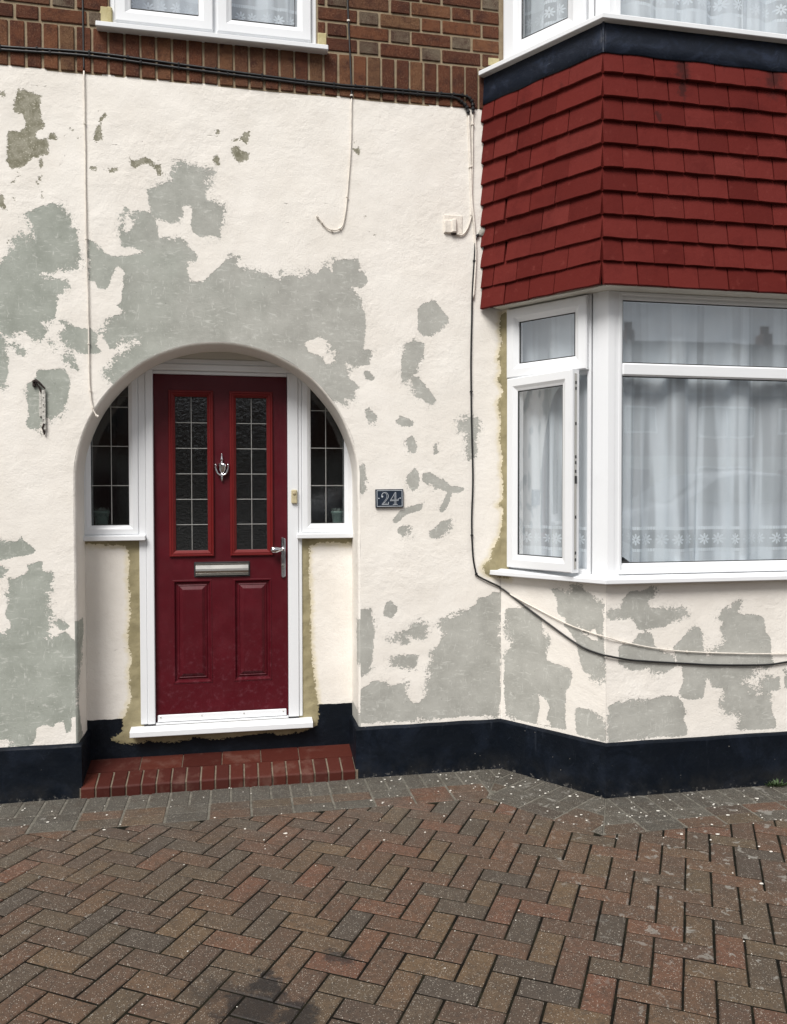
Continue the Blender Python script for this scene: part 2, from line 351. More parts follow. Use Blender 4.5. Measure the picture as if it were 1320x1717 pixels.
def mat_glass(name='window_glass', tint=(.985, .99, .99), gain=4.3, bump=0., scale=60):
    t = NT(name); nb = None
    if bump: nb = t.bump(t.ma('ADD', t.noise(scale, 3, .6, dist=1.2), t.ma('MULTIPLY', t.noise(scale*2.5, 2), .4)), bump, .01)
    else: nb = t.bump(t.noise(1.7, 2), .05, .02)
    fr = t.n('Fresnel'); fr.inputs[0].default_value = 1.5
    back = t.n('NewGeometry').outputs['Backfacing']
    fac = t.ma('MULTIPLY', t.ma('MULTIPLY', fr.outputs[0], gain), t.ma('SUBTRACT', 1., back)); fac = t.ma('MINIMUM', fac, 1.)
    tr = t.n('BsdfTransparent'); t.put(tr.inputs[0], tint)
    gl = t.n('BsdfGlossy'); gl.inputs['Roughness'].default_value = .02 if not bump else .08; t.put(gl.inputs['Color'], (.96, .98, 1.)); t.put(gl.inputs['Normal'], nb)
    mx = t.n('MixShader'); t.put(mx.inputs[0], fac); t.t.links.new(tr.outputs[0], mx.inputs[1]); t.t.links.new(gl.outputs[0], mx.inputs[2])
    return t.out(mx.outputs[0])

def mat_net():
    # sheer woven net with an embroidered border of eight-petal flowers; runs on the curtain's own UVs (metres of cloth)
    t = NT('net_curtain'); uv = t.n('UVMap').outputs[0]; u, v, _ = t.sep(uv)
    cell = .078
    fu = t.ma('SUBTRACT', t.ma('FRACT', t.ma('DIVIDE', u, cell)), .5); fv = t.ma('DIVIDE', t.ma('SUBTRACT', v, .165), cell)
    rr = t.ma('SQRT', t.ma('ADD', t.ma('MULTIPLY', fu, fu), t.ma('MULTIPLY', fv, fv))); th = t.ma('ARCTAN2', fv, fu)
    pet = t.ma('MULTIPLY_ADD', t.ma('POWER', t.ma('ABSOLUTE', t.ma('COSINE', t.ma('MULTIPLY', th, 4.))), .8), .34, .06)
    fl = t.ma('MULTIPLY', t.rng(t.ma('SUBTRACT', pet, rr), -.02, .02), t.rng(rr, .05, .09))
    band = t.ma('MULTIPLY', t.rng(v, .108, .114), t.rng(v, .224, .218))
    edge = t.ma('MAXIMUM', t.ma('MULTIPLY', t.rng(v, .098, .102), t.rng(v, .118, .114)), t.ma('MULTIPLY', t.rng(v, .214, .218), t.rng(v, .234, .23)))
    edge = t.ma('MULTIPLY', edge, t.rng(t.ma('FRACT', t.ma('DIVIDE', u, .012)), .0, .35))
    dense = t.ma('MAXIMUM', t.ma('MULTIPLY', fl, band), edge)
    hem = t.rng(v, .1, .095)
    lay_ = t.rng(t.noise(1., 2, .5, t.map(uv, sc=(8.5, .5, 1))), .42, .54); op = t.ma('ADD', t.ma('MULTIPLY_ADD', lay_, .30, .68), t.ma('MULTIPLY', band, -.10))
    op = t.ma('ADD', op, t.ma('MULTIPLY', hem, .1)); op = t.ma('ADD', op, t.ma('MULTIPLY', t.noise(35, 3), .04))
    op = t.ma('MINIMUM', t.ma('ADD', op, t.ma('MULTIPLY', dense, .5)), 1.)
    df = t.n('BsdfDiffuse'); t.put(df.inputs[0], (.85, .91, .96)); tl = t.n('BsdfTranslucent'); t.put(tl.inputs[0], (.7, .73, .74))
    m1 = t.n('MixShader'); m1.inputs[0].default_value = .13; t.t.links.new(df.outputs[0], m1.inputs[1]); t.t.links.new(tl.outputs[0], m1.inputs[2])
    tr = t.n('BsdfTransparent'); m2 = t.n('MixShader'); t.put(m2.inputs[0], op); t.t.links.new(tr.outputs[0], m2.inputs[1]); t.t.links.new(m1.outputs[0], m2.inputs[2])
    return t.out(m2.outputs[0])

def mat_paver(isl=False, border=False):  # isl: many blocks in one mesh
    t = NT('block_paver'+('_border' if border else '')+('_field' if isl else ''))
    rnd = t.n('NewGeometry').outputs['Random Per Island'] if isl else t.n('ObjectInfo').outputs['Random']
    xs, ys, _ = t.sep()
    if border: c = t.ramp(rnd, [(0, (.066, .060, .050)), (.4, (.082, .075, .062)), (.75, (.094, .086, .071)), (1, (.074, .065, .052))])
    else:
        c = t.ramp(rnd, [(0, (.056, .046, .037)), (.16, (.104, .059, .037)), (.32, (.074, .055, .040)), (.5, (.128, .060, .037)), (.66, (.096, .070, .043)), (.8, (.062, .053, .043)), (.9, (.118, .078, .044)), (1, (.090, .053, .037))])
        c = t.mix(.12, c, (.100, .056, .036))
        buff = t.rng(t.noise(1.1, 2, .5, t.map(loc=(3.3, 1.7, 0))), .52, .68)
        c = t.mix(t.ma('MULTIPLY', buff, .45), c, (.110, .076, .045))
    # dusty towards the wall foot
    dust = t.ma('MULTIPLY', t.rng(ys, -1.1, -.35), t.rng(t.noise(3.5, 5, .65), .35, .65))
    c = t.mix(t.ma('MULTIPLY', dust, .45), c, (.098, .092, .080))
    c = t.mix(t.ma('MULTIPLY', t.rng(t.noise(40, 5, .75), .45, .7), .55), c, (.028, .024, .020))
    c = t.mix(t.ma('MULTIPLY', t.rng(t.noise(11, 5, .7), .42, .68), .45), c, (.056, .043, .032))
    sp = t.rng(t.vor(210), .36, .22); spm = t.rng(t.vor(230, out='Color'), .55, .75)
    c = t.mix(t.ma('MULTIPLY', t.ma('MULTIPLY', sp, spm), .75), c, (.52, .48, .41))
    c = t.mix(t.rng(t.noise(190, 2), .62, .70), c, (.022, .019, .017))
    # lichen and old mortar splashes, heaviest to the right
    lic = t.ma('MULTIPLY', t.rng(t.noise(17, 5, .6, dist=.6), .60, .635), t.rng(t.ma('ADD', xs, t.ma('MULTIPLY', t.noise(3, 3), .8)), 1.35, 2.0))
    lic2 = t.ma('MULTIPLY', t.rng(t.noise(21, 4, .6, t.map(loc=(7, 2, 0)), .4), .66, .69), t.rng(t.ma('SUBTRACT', t.ma('MULTIPLY', t.noise(2.4, 2), 1.2), xs), .75, 1.3))
    c = t.mix(t.ma('MULTIPLY', t.ma('MAXIMUM', lic, lic2), .62), c, (.25, .24, .215))
    # oil marks on the drive
    def spot(x, y, r):
        q = t.n('VectorMath', operation='DISTANCE'); t.put(q.inputs[0], t.map(sc=(1, 1, 0))); q.inputs[1].default_value = (x, y, 0)
        return t.rng(t.ma('ADD', q.outputs['Value'], t.ma('MULTIPLY', t.ma('SUBTRACT', t.noise(13, 5, .65), .5), .30)), r, r*.45)
    oil = t.ma('MAXIMUM', t.ma('MAXIMUM', spot(.03, -1.90, .14), spot(.15, -1.95, .10)), t.ma('MAXIMUM', t.ma('MAXIMUM', spot(.079, -1.764, .07), t.ma('MULTIPLY', spot(-.09, -1.80, .09), .5)), t.ma('MULTIPLY', spot(.325, -1.672, .06), .8)))
    c = t.mix(t.ma('MULTIPLY', oil, .80), c, (.010, .010, .011))
    h = t.ma('ADD', t.noise(160, 3, .7), t.ma('MULTIPLY', t.noise(30, 4), .8))
    ro = t.ma('MULTIPLY_ADD', oil, -.22, .82)
    return t.out(t.pr(c, ro, t.bump(h, .55, .004), spec=.3))

def mat_sand():
    t = NT('joint_sand'); c = t.mix(t.rng(t.noise(9, 5, .7), .4, .7), (.006, .0055, .0040), (.017, .016, .009))
    ys = t.sep()[1]
    return t.out(t.pr(c, .95, t.bump(t.noise(120, 3), .8, .006), spec=.1))

M = dict(render=mat_render(), plinth=mat_plinth(), brick=mat_brick(), burnt=mat_brick(False, True), step=mat_brick(True), mortar=mat_mortar('brick_mortar', (.25, .195, .128), (.33, .265, .18)),
         step_mortar=mat_mortar('step_mortar', (.13, .10, .072), (.20, .165, .125)), raw=mat_mortar('raw_mortar', (.42, .36, .19), (.53, .47, .28)),
         tile=mat_tile(), lead=mat_lead(), upvc=mat_upvc(), cream_upvc=mat_upvc('cream_soffit', (.62, .60, .54)),
         door=mat_door('dark_red_door', (.070, .0034, .0078)), beading=mat_door('red_glazing_bead', (.125, .0075, .0078), False),
         chrome=mat_plain('chrome', (.72, .72, .74), .12, 1., var=.04, bst=.02), steel=mat_plain('satin_steel', (.50, .485, .45), .22, 1., var=.03, scale=6, bst=.01), dark_metal=mat_plain('dark_recess', (.03, .03, .032), .4),
         glass=mat_glass(), obscure=mat_glass('obscure_glass', (.14, .16, .16), 2.6, .14, 48), sidelight=mat_glass('sidelight_glass', (.78, .80, .80), 1.9, .012, 20), came=mat_plain('lead_came', (.40, .40, .38), .45, .5, var=.1),
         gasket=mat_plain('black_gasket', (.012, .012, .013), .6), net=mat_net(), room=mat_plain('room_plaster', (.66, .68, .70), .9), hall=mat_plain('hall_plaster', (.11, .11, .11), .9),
         paver=mat_paver(), paver_b=mat_paver(False, True), paver_f=mat_paver(True), paver_bf=mat_paver(True, True), sand=mat_sand(),
         cable=mat_plain('black_cable', (.010, .010, .011), .45), wcable=mat_plain('painted_cable', (.80, .74, .66), .6, var=.12, scale=40), rust=mat_plain('rusty_steel', (.05, .035, .03), .8, .3, var=.4, scale=60, bst=.6),
         flaky=mat_plain('flaking_white_metal', (.62, .60, .55), .7, var=.35, scale=90, bst=.5), navy=mat_plain('sign_navy', (.016, .026, .044), .35, var=.1), silver=mat_plain('sign_silver', (.62, .66, .70), .35, .3, var=.05),
         bell=mat_plain('aged_cream_plastic', (.55, .48, .30), .45, var=.1), weed=mat_plain('weed_leaf', (.045, .085, .022), .6, var=.3, scale=40), flake=mat_plain('paint_flake', (.78, .75, .68), .8, var=.1),
         pot=mat_plain('sage_ceramic', (.24, .33, .29), .3, var=.1), soil=mat_plain('frosted_foliage', (.30, .34, .30), .8, var=.4, scale=80), cloth=mat_plain('navy_cloth', (.012, .016, .035), .9, var=.2))
PATCH = {
 ('main','bare'): [
  "-1.043,2.948 -1.008,2.963 -0.966,2.987 -0.906,3.014 -0.86,3.001 -0.839,2.981 -0.819,2.938 -0.805,2.905 -0.785,2.895 -0.781,2.828 -0.77,2.776 -0.775,2.709 -0.786,2.689 -0.835,2.683 -0.871,2.681 -0.907,2.657 -0.942,2.667 -0.977,2.642 -0.935,2.637 -0.822,2.631 -0.844,2.578 -0.887,2.539 -0.884,2.501 -0.895,2.449 -0.923,2.418 -0.959,2.413 -0.927,2.369 -0.967,2.327 -0.998,2.333 -1.036,2.365 -1.085,2.345 -1.113,2.336 -1.141,2.357 -1.196,2.37 -1.263,2.434 -1.316,2.556 -1.288,2.653 -1.212,2.686 -1.136,2.719 -1.101,2.751 -1.09,2.81 -1.072,2.848 -1.038,2.847 -0.982,2.824 -0.999,2.867 -1.006,2.904",
  "-1.182,2.371 -1.137,2.358 -1.127,2.306 -1.118,2.218 -1.119,2.143 -1.133,2.091 -1.185,2.086 -1.24,2.14 -1.252,2.25",
  "-0.863,2.428 -0.817,2.407 -0.76,2.39 -0.724,2.395 -0.674,2.367 -0.7,2.313 -0.671,2.269 -0.718,2.263 -0.79,2.261 -0.847,2.297 -0.875,2.337 -0.874,2.367 -0.849,2.379",
  "-1.096,2.307 -1.065,2.301 -1.03,2.257 -1.041,2.238 -1.086,2.27",
  "-0.931,2.328 -0.91,2.328 -0.889,2.299 -0.904,2.288 -0.925,2.302",
  "-0.854,2.252 -0.833,2.267 -0.804,2.246 -0.787,2.205 -0.794,2.182 -0.826,2.196 -0.847,2.229",
  "-0.986,2.176 -0.854,2.185 -0.825,2.131 -0.832,2.057 -0.85,1.983 -0.885,1.94 -0.943,1.926 -0.967,1.871 -1.03,1.882 -1.041,1.919 -1.023,1.943 -1.036,2.053 -1.027,2.102 -0.987,2.133",
  "-0.317,3.256 -0.257,3.265 -0.226,3.256 -0.095,3.23 -0.124,3.202 -0.134,3.162 -0.147,3.115 -0.144,3.083 -0.099,3.074 -0.047,3.044 -0.057,3.004 -0.061,2.951 -0.081,2.924 -0.071,2.885 -0.126,2.895 -0.177,2.885 -0.215,2.909 -0.228,2.954 -0.221,3.006 -0.227,3.038 -0.265,3.046 -0.269,3.023 -0.263,2.984 -0.279,2.964 -0.329,2.947 -0.367,2.958 -0.411,2.975 -0.392,2.918 -0.39,2.869 -0.27,2.872 -0.235,2.836 -0.197,2.793 -0.197,2.76 -0.236,2.748 -0.252,2.718 -0.23,2.66 -0.195,2.655 -0.163,2.657 -0.013,2.809 0.019,2.791 0.009,2.764 -0.01,2.75 -0.008,2.757 0.022,2.735 0.092,2.731 0.161,2.711 0.2,2.689 0.232,2.683 0.232,2.721 0.342,2.716 0.374,2.733 0.422,2.724 0.478,2.786 0.502,2.74 0.514,2.732 0.51,2.808 0.655,2.817 0.659,2.764 0.696,2.738 0.704,2.698 0.679,2.673 0.61,2.665 0.647,2.615 0.679,2.568 0.691,2.489 0.687,2.408 0.687,2.336 0.736,2.321 0.715,2.296 0.711,2.248 0.67,2.243 0.629,2.233 0.585,2.24 0.605,2.197 0.601,2.176 0.657,2.125 0.629,2.109 0.629,2.068 0.58,2.039 0.515,2.046 0.339,1.959 -0.129,1.795 -0.517,2.037 -0.625,2.122 -0.665,2.182 -0.61,2.24 -0.544,2.299 -0.507,2.323 -0.484,2.355 -0.536,2.345 -0.573,2.336 -0.595,2.309 -0.631,2.289 -0.66,2.345 -0.667,2.382 -0.648,2.444 -0.571,2.473 -0.564,2.489 -0.6,2.517 -0.574,2.534 -0.57,2.591 -0.562,2.659 -0.548,2.679 -0.569,2.704 -0.591,2.718 -0.606,2.687 -0.624,2.656 -0.632,2.611 -0.654,2.591 -0.693,2.6 -0.7,2.634 -0.729,2.632 -0.732,2.681 -0.734,2.846 -0.698,2.826 -0.655,2.779 -0.612,2.763 -0.539,2.77 -0.448,2.794 -0.51,2.81 -0.572,2.818 -0.579,2.863 -0.567,2.931 -0.559,3.019 -0.508,2.996 -0.464,3.006 -0.42,2.994 -0.434,3.038 -0.445,3.106 -0.434,3.122 -0.374,3.145 -0.33,3.16 -0.337,3.19 -0.318,3.221",
  "0.67,2.222 0.711,2.215 0.74,2.176 0.727,2.159 0.694,2.171",
  "0.685,2.005 0.723,2.006 0.751,1.963 0.74,1.935 0.705,1.94 0.688,1.974",
  "0.979,2.56 1.008,2.596 1.079,2.608 1.109,2.572 1.16,2.511 1.109,2.451 1.055,2.415 1.008,2.413 0.982,2.447 0.979,2.492",
  "0.885,2.307 0.914,2.376 0.961,2.391 1.014,2.379 1.01,2.299 0.967,2.213 0.926,2.16 0.891,2.159 0.888,2.216",
  "0.932,2.189 0.967,2.201 1.014,2.157 1.09,2.061 1.043,2.04 0.978,2.076 0.949,2.121",
  "0.855,1.954 0.885,1.975 0.955,1.95 0.951,1.919 0.89,1.92 0.861,1.931",
  "0.914,1.846 0.943,1.873 0.978,1.824 0.966,1.772 0.937,1.772 0.913,1.812",
  "1.067,1.825 1.09,1.831 1.096,1.773 1.072,1.767",
  "1.204,1.953 1.27,1.989 1.318,1.973 1.333,1.915 1.318,1.856 1.318,1.763 1.288,1.728 1.264,1.74 1.264,1.833 1.252,1.879 1.216,1.902",
  "0.624,1.696 0.687,1.714 0.681,1.668 0.695,1.612 0.693,1.578 0.675,1.549 0.624,1.578",
  "0.913,1.64 0.96,1.692 0.986,1.658 0.984,1.589 0.942,1.56 0.915,1.6",
  "1.001,1.658 1.049,1.669 1.138,1.618 1.162,1.595 1.246,1.583 1.234,1.554 1.174,1.554 1.15,1.485 1.12,1.444 1.1,1.45 1.12,1.502 1.15,1.56 1.09,1.583 1.007,1.618",
  "0.837,1.4 0.866,1.446 0.925,1.48 1.007,1.491 1.001,1.462 0.925,1.44 0.884,1.411 0.854,1.377",
  "0.86,1.36 0.901,1.365 0.948,1.359 0.936,1.325 0.895,1.317 0.866,1.331",
  "1.037,1.341 1.09,1.369 1.114,1.398 1.168,1.406 1.162,1.363 1.126,1.323 1.09,1.3 1.048,1.306",
  "-1.222,1.313 -1.142,1.315 -1.093,1.311 -1.065,1.334 -1.053,1.314 -1.028,1.297 -0.991,1.257 -1.05,1.241 -1.106,1.235 -1.137,1.223 -1.223,1.221",
  "-1.205,1.194 -1.156,1.19 -1.138,1.176 -1.14,1.14 -1.206,1.14",
  "-1.132,1.143 -1.095,1.125 -1.058,1.148 -1.036,1.164 -1.038,1.197 -1.02,1.197 -1.001,1.207 -0.97,1.21 -0.97,1.166 -0.92,1.148 -0.917,1.121 -0.927,1.061 -0.943,1.052 -0.931,1.001 -0.938,0.968 -0.932,0.927 -0.942,0.86 -0.946,0.827 -0.924,0.819 -0.879,0.844 -0.86,0.851 -0.816,0.802 -0.798,0.72 -0.793,0.584 -0.801,0.421 -0.839,0.416 -0.84,0.342 -0.865,0.33 -0.871,0.398 -0.916,0.387 -0.928,0.367 -0.972,0.383 -1.004,0.365 -1.011,0.318 -1.03,0.279 -1.13,0.278 -1.136,0.305 -1.253,0.306 -1.312,0.476 -1.272,0.739 -1.228,0.85 -1.142,0.85 -1.129,0.873 -1.126,0.92 -1.147,0.934 -1.137,1 -1.133,1.08",
  "-0.916,0.913 -0.878,0.919 -0.841,0.877 -0.86,0.857 -0.904,0.872",
  "0.628,0.9 0.681,0.927 0.718,0.92 0.729,0.875 0.734,0.793 0.729,0.703 0.717,0.614 0.695,0.563 0.627,0.544",
  "0.782,0.884 0.801,0.958 0.824,0.96 0.858,0.931 0.858,0.893 0.831,0.864 0.808,0.872",
  "0.896,0.798 0.93,0.823 0.984,0.843 1.03,0.816 1.039,0.782 1.015,0.753 0.984,0.739 0.907,0.772",
  "0.801,0.749 0.861,0.777 0.9,0.776 0.93,0.741 0.953,0.721 0.899,0.716 0.838,0.733",
  "0.819,0.636 0.876,0.656 0.938,0.661 0.98,0.652 0.972,0.604 0.953,0.589 0.892,0.592 0.823,0.606",
  "1.458,0.99 1.415,0.997 1.379,0.969 1.323,0.967 1.315,0.925 1.268,0.903 1.209,0.89 1.162,0.869 1.119,0.855 1.1,0.825 1.1,0.772 1.139,0.763 1.1,0.734 1.092,0.697 1.049,0.668 1.045,0.623 1.034,0.571 1.053,0.547 1.03,0.51 1.018,0.473 1.022,0.435 0.987,0.388 0.945,0.394 0.907,0.448 0.914,0.504 0.861,0.503 0.823,0.49 0.777,0.522 0.732,0.524 0.687,0.496 0.653,0.483 0.634,0.298 0.8,0.292 1.014,0.295 1.248,0.301 1.439,0.287 1.447,0.321 1.459,0.413 1.451,0.491 1.459,0.644 1.459,0.798",
 ],
 ('main','keep'): [
  "0.36,2.353 0.388,2.374 0.444,2.391 0.476,2.369 0.5,2.345 0.492,2.321 0.524,2.306 0.516,2.25 0.484,2.245 0.452,2.28 0.404,2.299 0.376,2.31",
  "-0.545,2.993 -0.516,2.987 -0.52,2.919 -0.542,2.888 -0.567,2.894 -0.552,2.947",
 ],
 ('side','bare'): [
  "0.034,0.902 0.078,0.913 0.186,0.927 0.232,0.896 0.269,0.868 0.284,0.805 0.307,0.77 0.329,0.741 0.303,0.706 0.292,0.654 0.344,0.642 0.444,0.625 0.462,0.584 0.444,0.532 0.423,0.509 0.416,0.452 0.417,0.327 0.424,0.297 0.337,0.292 0.195,0.29 0.047,0.294 0.027,0.377 0.019,0.509 0.026,0.656 0.058,0.68 0.078,0.722 0.054,0.746 0.03,0.776",
  "0.309,1.046 0.357,1.044 0.439,1.035 0.449,1.066 0.512,1.068 0.56,1.026 0.63,0.999 0.637,0.907 0.634,0.822 0.644,0.739 0.652,0.614 0.625,0.576 0.575,0.593 0.52,0.63 0.506,0.677 0.485,0.742 0.478,0.772 0.443,0.818 0.401,0.85 0.415,0.883 0.364,0.915 0.361,0.99 0.335,1.026",
  "0.473,0.403 0.5,0.433 0.576,0.428 0.619,0.409 0.649,0.396 0.65,0.282 0.57,0.283 0.48,0.286 0.476,0.363",
 ],
 ('side','keep'): [
  "0.248,0.461 0.3,0.432 0.319,0.397 0.301,0.329 0.337,0.311 0.286,0.288 0.233,0.297 0.256,0.366 0.252,0.429",
  "0.492,0.842 0.52,0.845 0.547,0.818 0.587,0.859 0.608,0.807 0.608,0.789 0.567,0.796 0.526,0.815",
 ],
 ('front','bare'): [
  "-0.004,0.945 0.047,0.955 0.087,0.991 0.091,1.013 0.134,1.049 0.199,1.051 0.255,1.079 0.267,1.038 0.231,0.987 0.239,0.964 0.361,0.949 0.443,0.951 0.444,0.921 0.386,0.892 0.321,0.861 0.248,0.852 0.192,0.846 0.167,0.855 0.163,0.877 0.135,0.915 0.095,0.905 0.032,0.904 -0,0.919",
  "0.068,0.769 0.144,0.781 0.176,0.825 0.232,0.838 0.265,0.806 0.265,0.769 0.322,0.729 0.371,0.705 0.396,0.659 0.372,0.641 0.323,0.62 0.29,0.618 0.225,0.643 0.153,0.639 0.096,0.664 0.064,0.68",
  "0.371,0.75 0.444,0.815 0.502,0.858 0.544,0.819 0.544,0.751 0.561,0.705 0.628,0.748 0.653,0.777 0.644,0.838 0.66,0.876 0.61,0.9 0.66,0.937 0.735,0.988 0.761,0.964 0.744,0.927 0.77,0.903 0.829,0.913 0.898,0.891 0.907,0.822 0.942,0.766 0.943,0.697 0.952,0.65 0.974,0.634 0.935,0.62 0.84,0.632 0.845,0.578 0.781,0.561 0.833,0.509 0.876,0.484 0.867,0.546 0.918,0.582 0.996,0.571 0.997,0.509 0.945,0.488 0.946,0.395 0.977,0.331 0.977,0.292 0.75,0.298 0.757,0.386 0.673,0.387 0.639,0.435 0.655,0.487 0.655,0.525 0.596,0.536 0.57,0.59 0.554,0.53 0.546,0.477 0.463,0.474 0.43,0.483 0.405,0.515 0.43,0.567 0.429,0.627 0.388,0.697",
  "0.01,0.46 0.065,0.483 0.153,0.486 0.25,0.485 0.315,0.504 0.397,0.493 0.43,0.461 0.443,0.415 0.435,0.37 0.456,0.323 0.452,0.285 0.268,0.289 0.074,0.282 0.015,0.274",
  "1.03,0.608 1.109,0.612 1.18,0.531 1.128,0.479 1.023,0.508",
  "1.194,0.89 1.3,0.918 1.373,0.79 1.339,0.571 1.251,0.528 1.178,0.687",
 ],
 ('main','olive'): [
  "-1.052,3.568 -1.002,3.558 -0.946,3.539 -0.956,3.503 -0.947,3.416 -0.929,3.398 -0.939,3.377 -0.976,3.359 -0.967,3.325 -0.916,3.335 -0.917,3.251 -0.987,3.235 -1.034,3.183 -1.089,3.169 -1.117,3.206 -1.107,3.246 -1.111,3.294 -1.106,3.353 -1.05,3.358 -1.022,3.38 -1.022,3.419 -1.04,3.442 -1.077,3.448 -1.076,3.502",
  "-0.915,3.349 -0.897,3.366 -0.866,3.334 -0.906,3.326",
  "-0.683,3.404 -0.668,3.455 -0.649,3.481 -0.634,3.48 -0.659,3.44 -0.664,3.4 -0.657,3.351 -0.684,3.331 -0.707,3.352",
  "-0.812,3.393 -0.79,3.385 -0.809,3.378",
  "-0.777,3.361 -0.762,3.35 -0.774,3.343",
  "-0.098,3.438 -0.085,3.454 -0.078,3.419 -0.095,3.412",
  "-0.114,3.293 -0.094,3.323 -0.079,3.296 -0.079,3.257 -0.099,3.269",
  "-0.012,3.399 0.034,3.418 0.05,3.445 0.075,3.452 0.07,3.385 0.049,3.393 0.029,3.407 -0.002,3.389",
  "-0.022,3.357 0.019,3.377 0.034,3.346 0.072,3.338 0.069,3.307 0.023,3.283 -0.007,3.312",
  "-0.53,3.276 -0.511,3.252 -0.442,3.278 -0.403,3.245 -0.374,3.243 -0.366,3.187 -0.389,3.191 -0.403,3.22 -0.442,3.252 -0.501,3.213 -0.521,3.231",
  "-0.718,3.211 -0.69,3.211 -0.685,3.191 -0.719,3.191",
  "-0.661,3.196 -0.632,3.203 -0.589,3.211 -0.589,3.194 -0.628,3.185",
  "-1.201,3.073 -1.128,3.034 -1.124,2.98 -1.11,2.952 -1.133,2.97 -1.202,2.994",
  "-1.091,3.031 -1.073,3.023 -1.082,3.007",
  "-0.964,3.208 -0.949,3.238 -0.943,3.185 -0.959,3.183",
  "-1.062,3.156 -1.053,3.142 -1.057,3.132",
  "-0.979,3.108 -0.955,3.149 -0.95,3.145 -0.965,3.104",
  "-0.965,3.089 -0.944,3.061 -0.949,3.031 -0.954,3.065",
  "-1.099,3.099 -1.067,3.126 -1.072,3.106",
  "-1.126,2.823 -1.107,2.809 -1.112,2.794",
  "-1.14,3.55 -1.117,3.545 -1.122,3.513 -1.14,3.516",
  "0.622,3.403 0.667,3.415 0.66,3.374 0.638,3.383",
  "0.625,3.451 0.644,3.445 0.636,3.436",
  "0.684,3.055 0.698,3.053 0.691,3.025",
  "0.735,2.951 0.752,2.95 0.746,2.941",
 ],
 ('main','crack'): [
  "-0.997,3.588 -0.978,3.594 -0.946,3.578 -0.917,3.595 -0.894,3.599",
  "-0.73,3.499 -0.682,3.498 -0.668,3.478 -0.634,3.497 -0.615,3.509",
  "-0.655,3.331 -0.588,3.327 -0.559,3.289 -0.53,3.261",
  "-0.864,3.334 -0.836,3.356 -0.812,3.388",
  "-0.948,3.179 -0.955,3.139 -0.97,3.109 -0.951,3.07 -0.947,3.002 -0.971,2.97 -1.036,2.946",
  "-0.48,3.375 -0.461,3.347 -0.437,3.329 -0.413,3.29",
  "-0.462,3.246 -0.383,3.267 -0.304,3.278 -0.255,3.272 -0.244,3.293",
  "-0.531,3.2 -0.536,3.16 -0.526,3.13",
  "-0.143,3.413 -0.098,3.413 -0.052,3.431",
  "-0.846,3.296 -0.841,3.247 -0.865,3.195",
  "0.14,3.084 0.255,3.087 0.307,3.096 0.391,3.096 0.423,3.109 0.487,3.102 0.54,3.085",
  "0.255,3.082 0.265,3.051 0.262,2.988 0.317,2.983",
  "0.34,3.403 0.467,3.406",
  "0.691,2.972 0.713,2.963 0.729,2.953",
 ],
 ('main','raw'): [
  "1.5,2.571 1.458,2.554 1.447,2.458 1.468,2.408 1.437,2.307 1.458,2.237 1.437,2.186 1.474,2.126 1.437,2.055 1.458,1.964 1.448,1.853 1.469,1.741 1.459,1.701 1.469,1.62 1.47,1.518 1.438,1.488 1.475,1.467 1.464,1.376 1.449,1.305 1.406,1.234 1.396,1.183 1.348,1.144 1.359,1.103 1.385,1.092 1.508,1.069 1.565,1.803 1.553,2.573",
 ],
 ('side','raw'): [
  "0.047,2.562 -0.002,2.554 -0.014,2.46 0.011,2.407 -0.026,2.31 -0.001,2.237 -0.026,2.189 0.017,2.124 -0.026,2.057 -0.001,1.964 -0.013,1.853 0.012,1.741 -0,1.701 0.012,1.619 0.012,1.518 -0.025,1.487 0.018,1.467 0.006,1.376 -0.012,1.304 -0.062,1.23 -0.075,1.178 -0.132,1.133 -0.12,1.093 -0.088,1.085 0.056,1.074 0.121,1.797 0.107,2.552",
 ],
 ('porch','raw'): [
  "-0.834,1.295 -0.779,1.284 -0.627,1.272 -0.59,1.261 -0.58,1.225 -0.583,1.071 -0.577,1.001 -0.575,0.902 -0.591,0.769 -0.585,0.727 -0.569,0.649 -0.583,0.586 -0.579,0.508 -0.575,0.437 -0.598,0.368 -0.619,0.319 -0.619,0.256 -0.68,0.224 -0.686,0.211 -0.656,0.202 -0.59,0.183 -0.508,0.186 -0.505,0.193 -0.349,0.18 -0.231,0.201 -0.125,0.18 0.157,0.205 0.226,0.184 0.336,0.194 0.433,0.224 0.45,0.258 0.445,0.356 0.427,0.483 0.407,0.707 0.408,0.916 0.398,1.139 0.403,1.257 0.465,1.277 0.619,1.268 0.69,1.281 0.634,1.345 -0.81,1.36",
 ],
 ('porch','crack'): [
  "-0.752,0.688 -0.699,0.693 -0.659,0.698 -0.625,0.711 -0.585,0.716",
  "0.409,1.111 0.465,1.124 0.521,1.137",
 ],
}
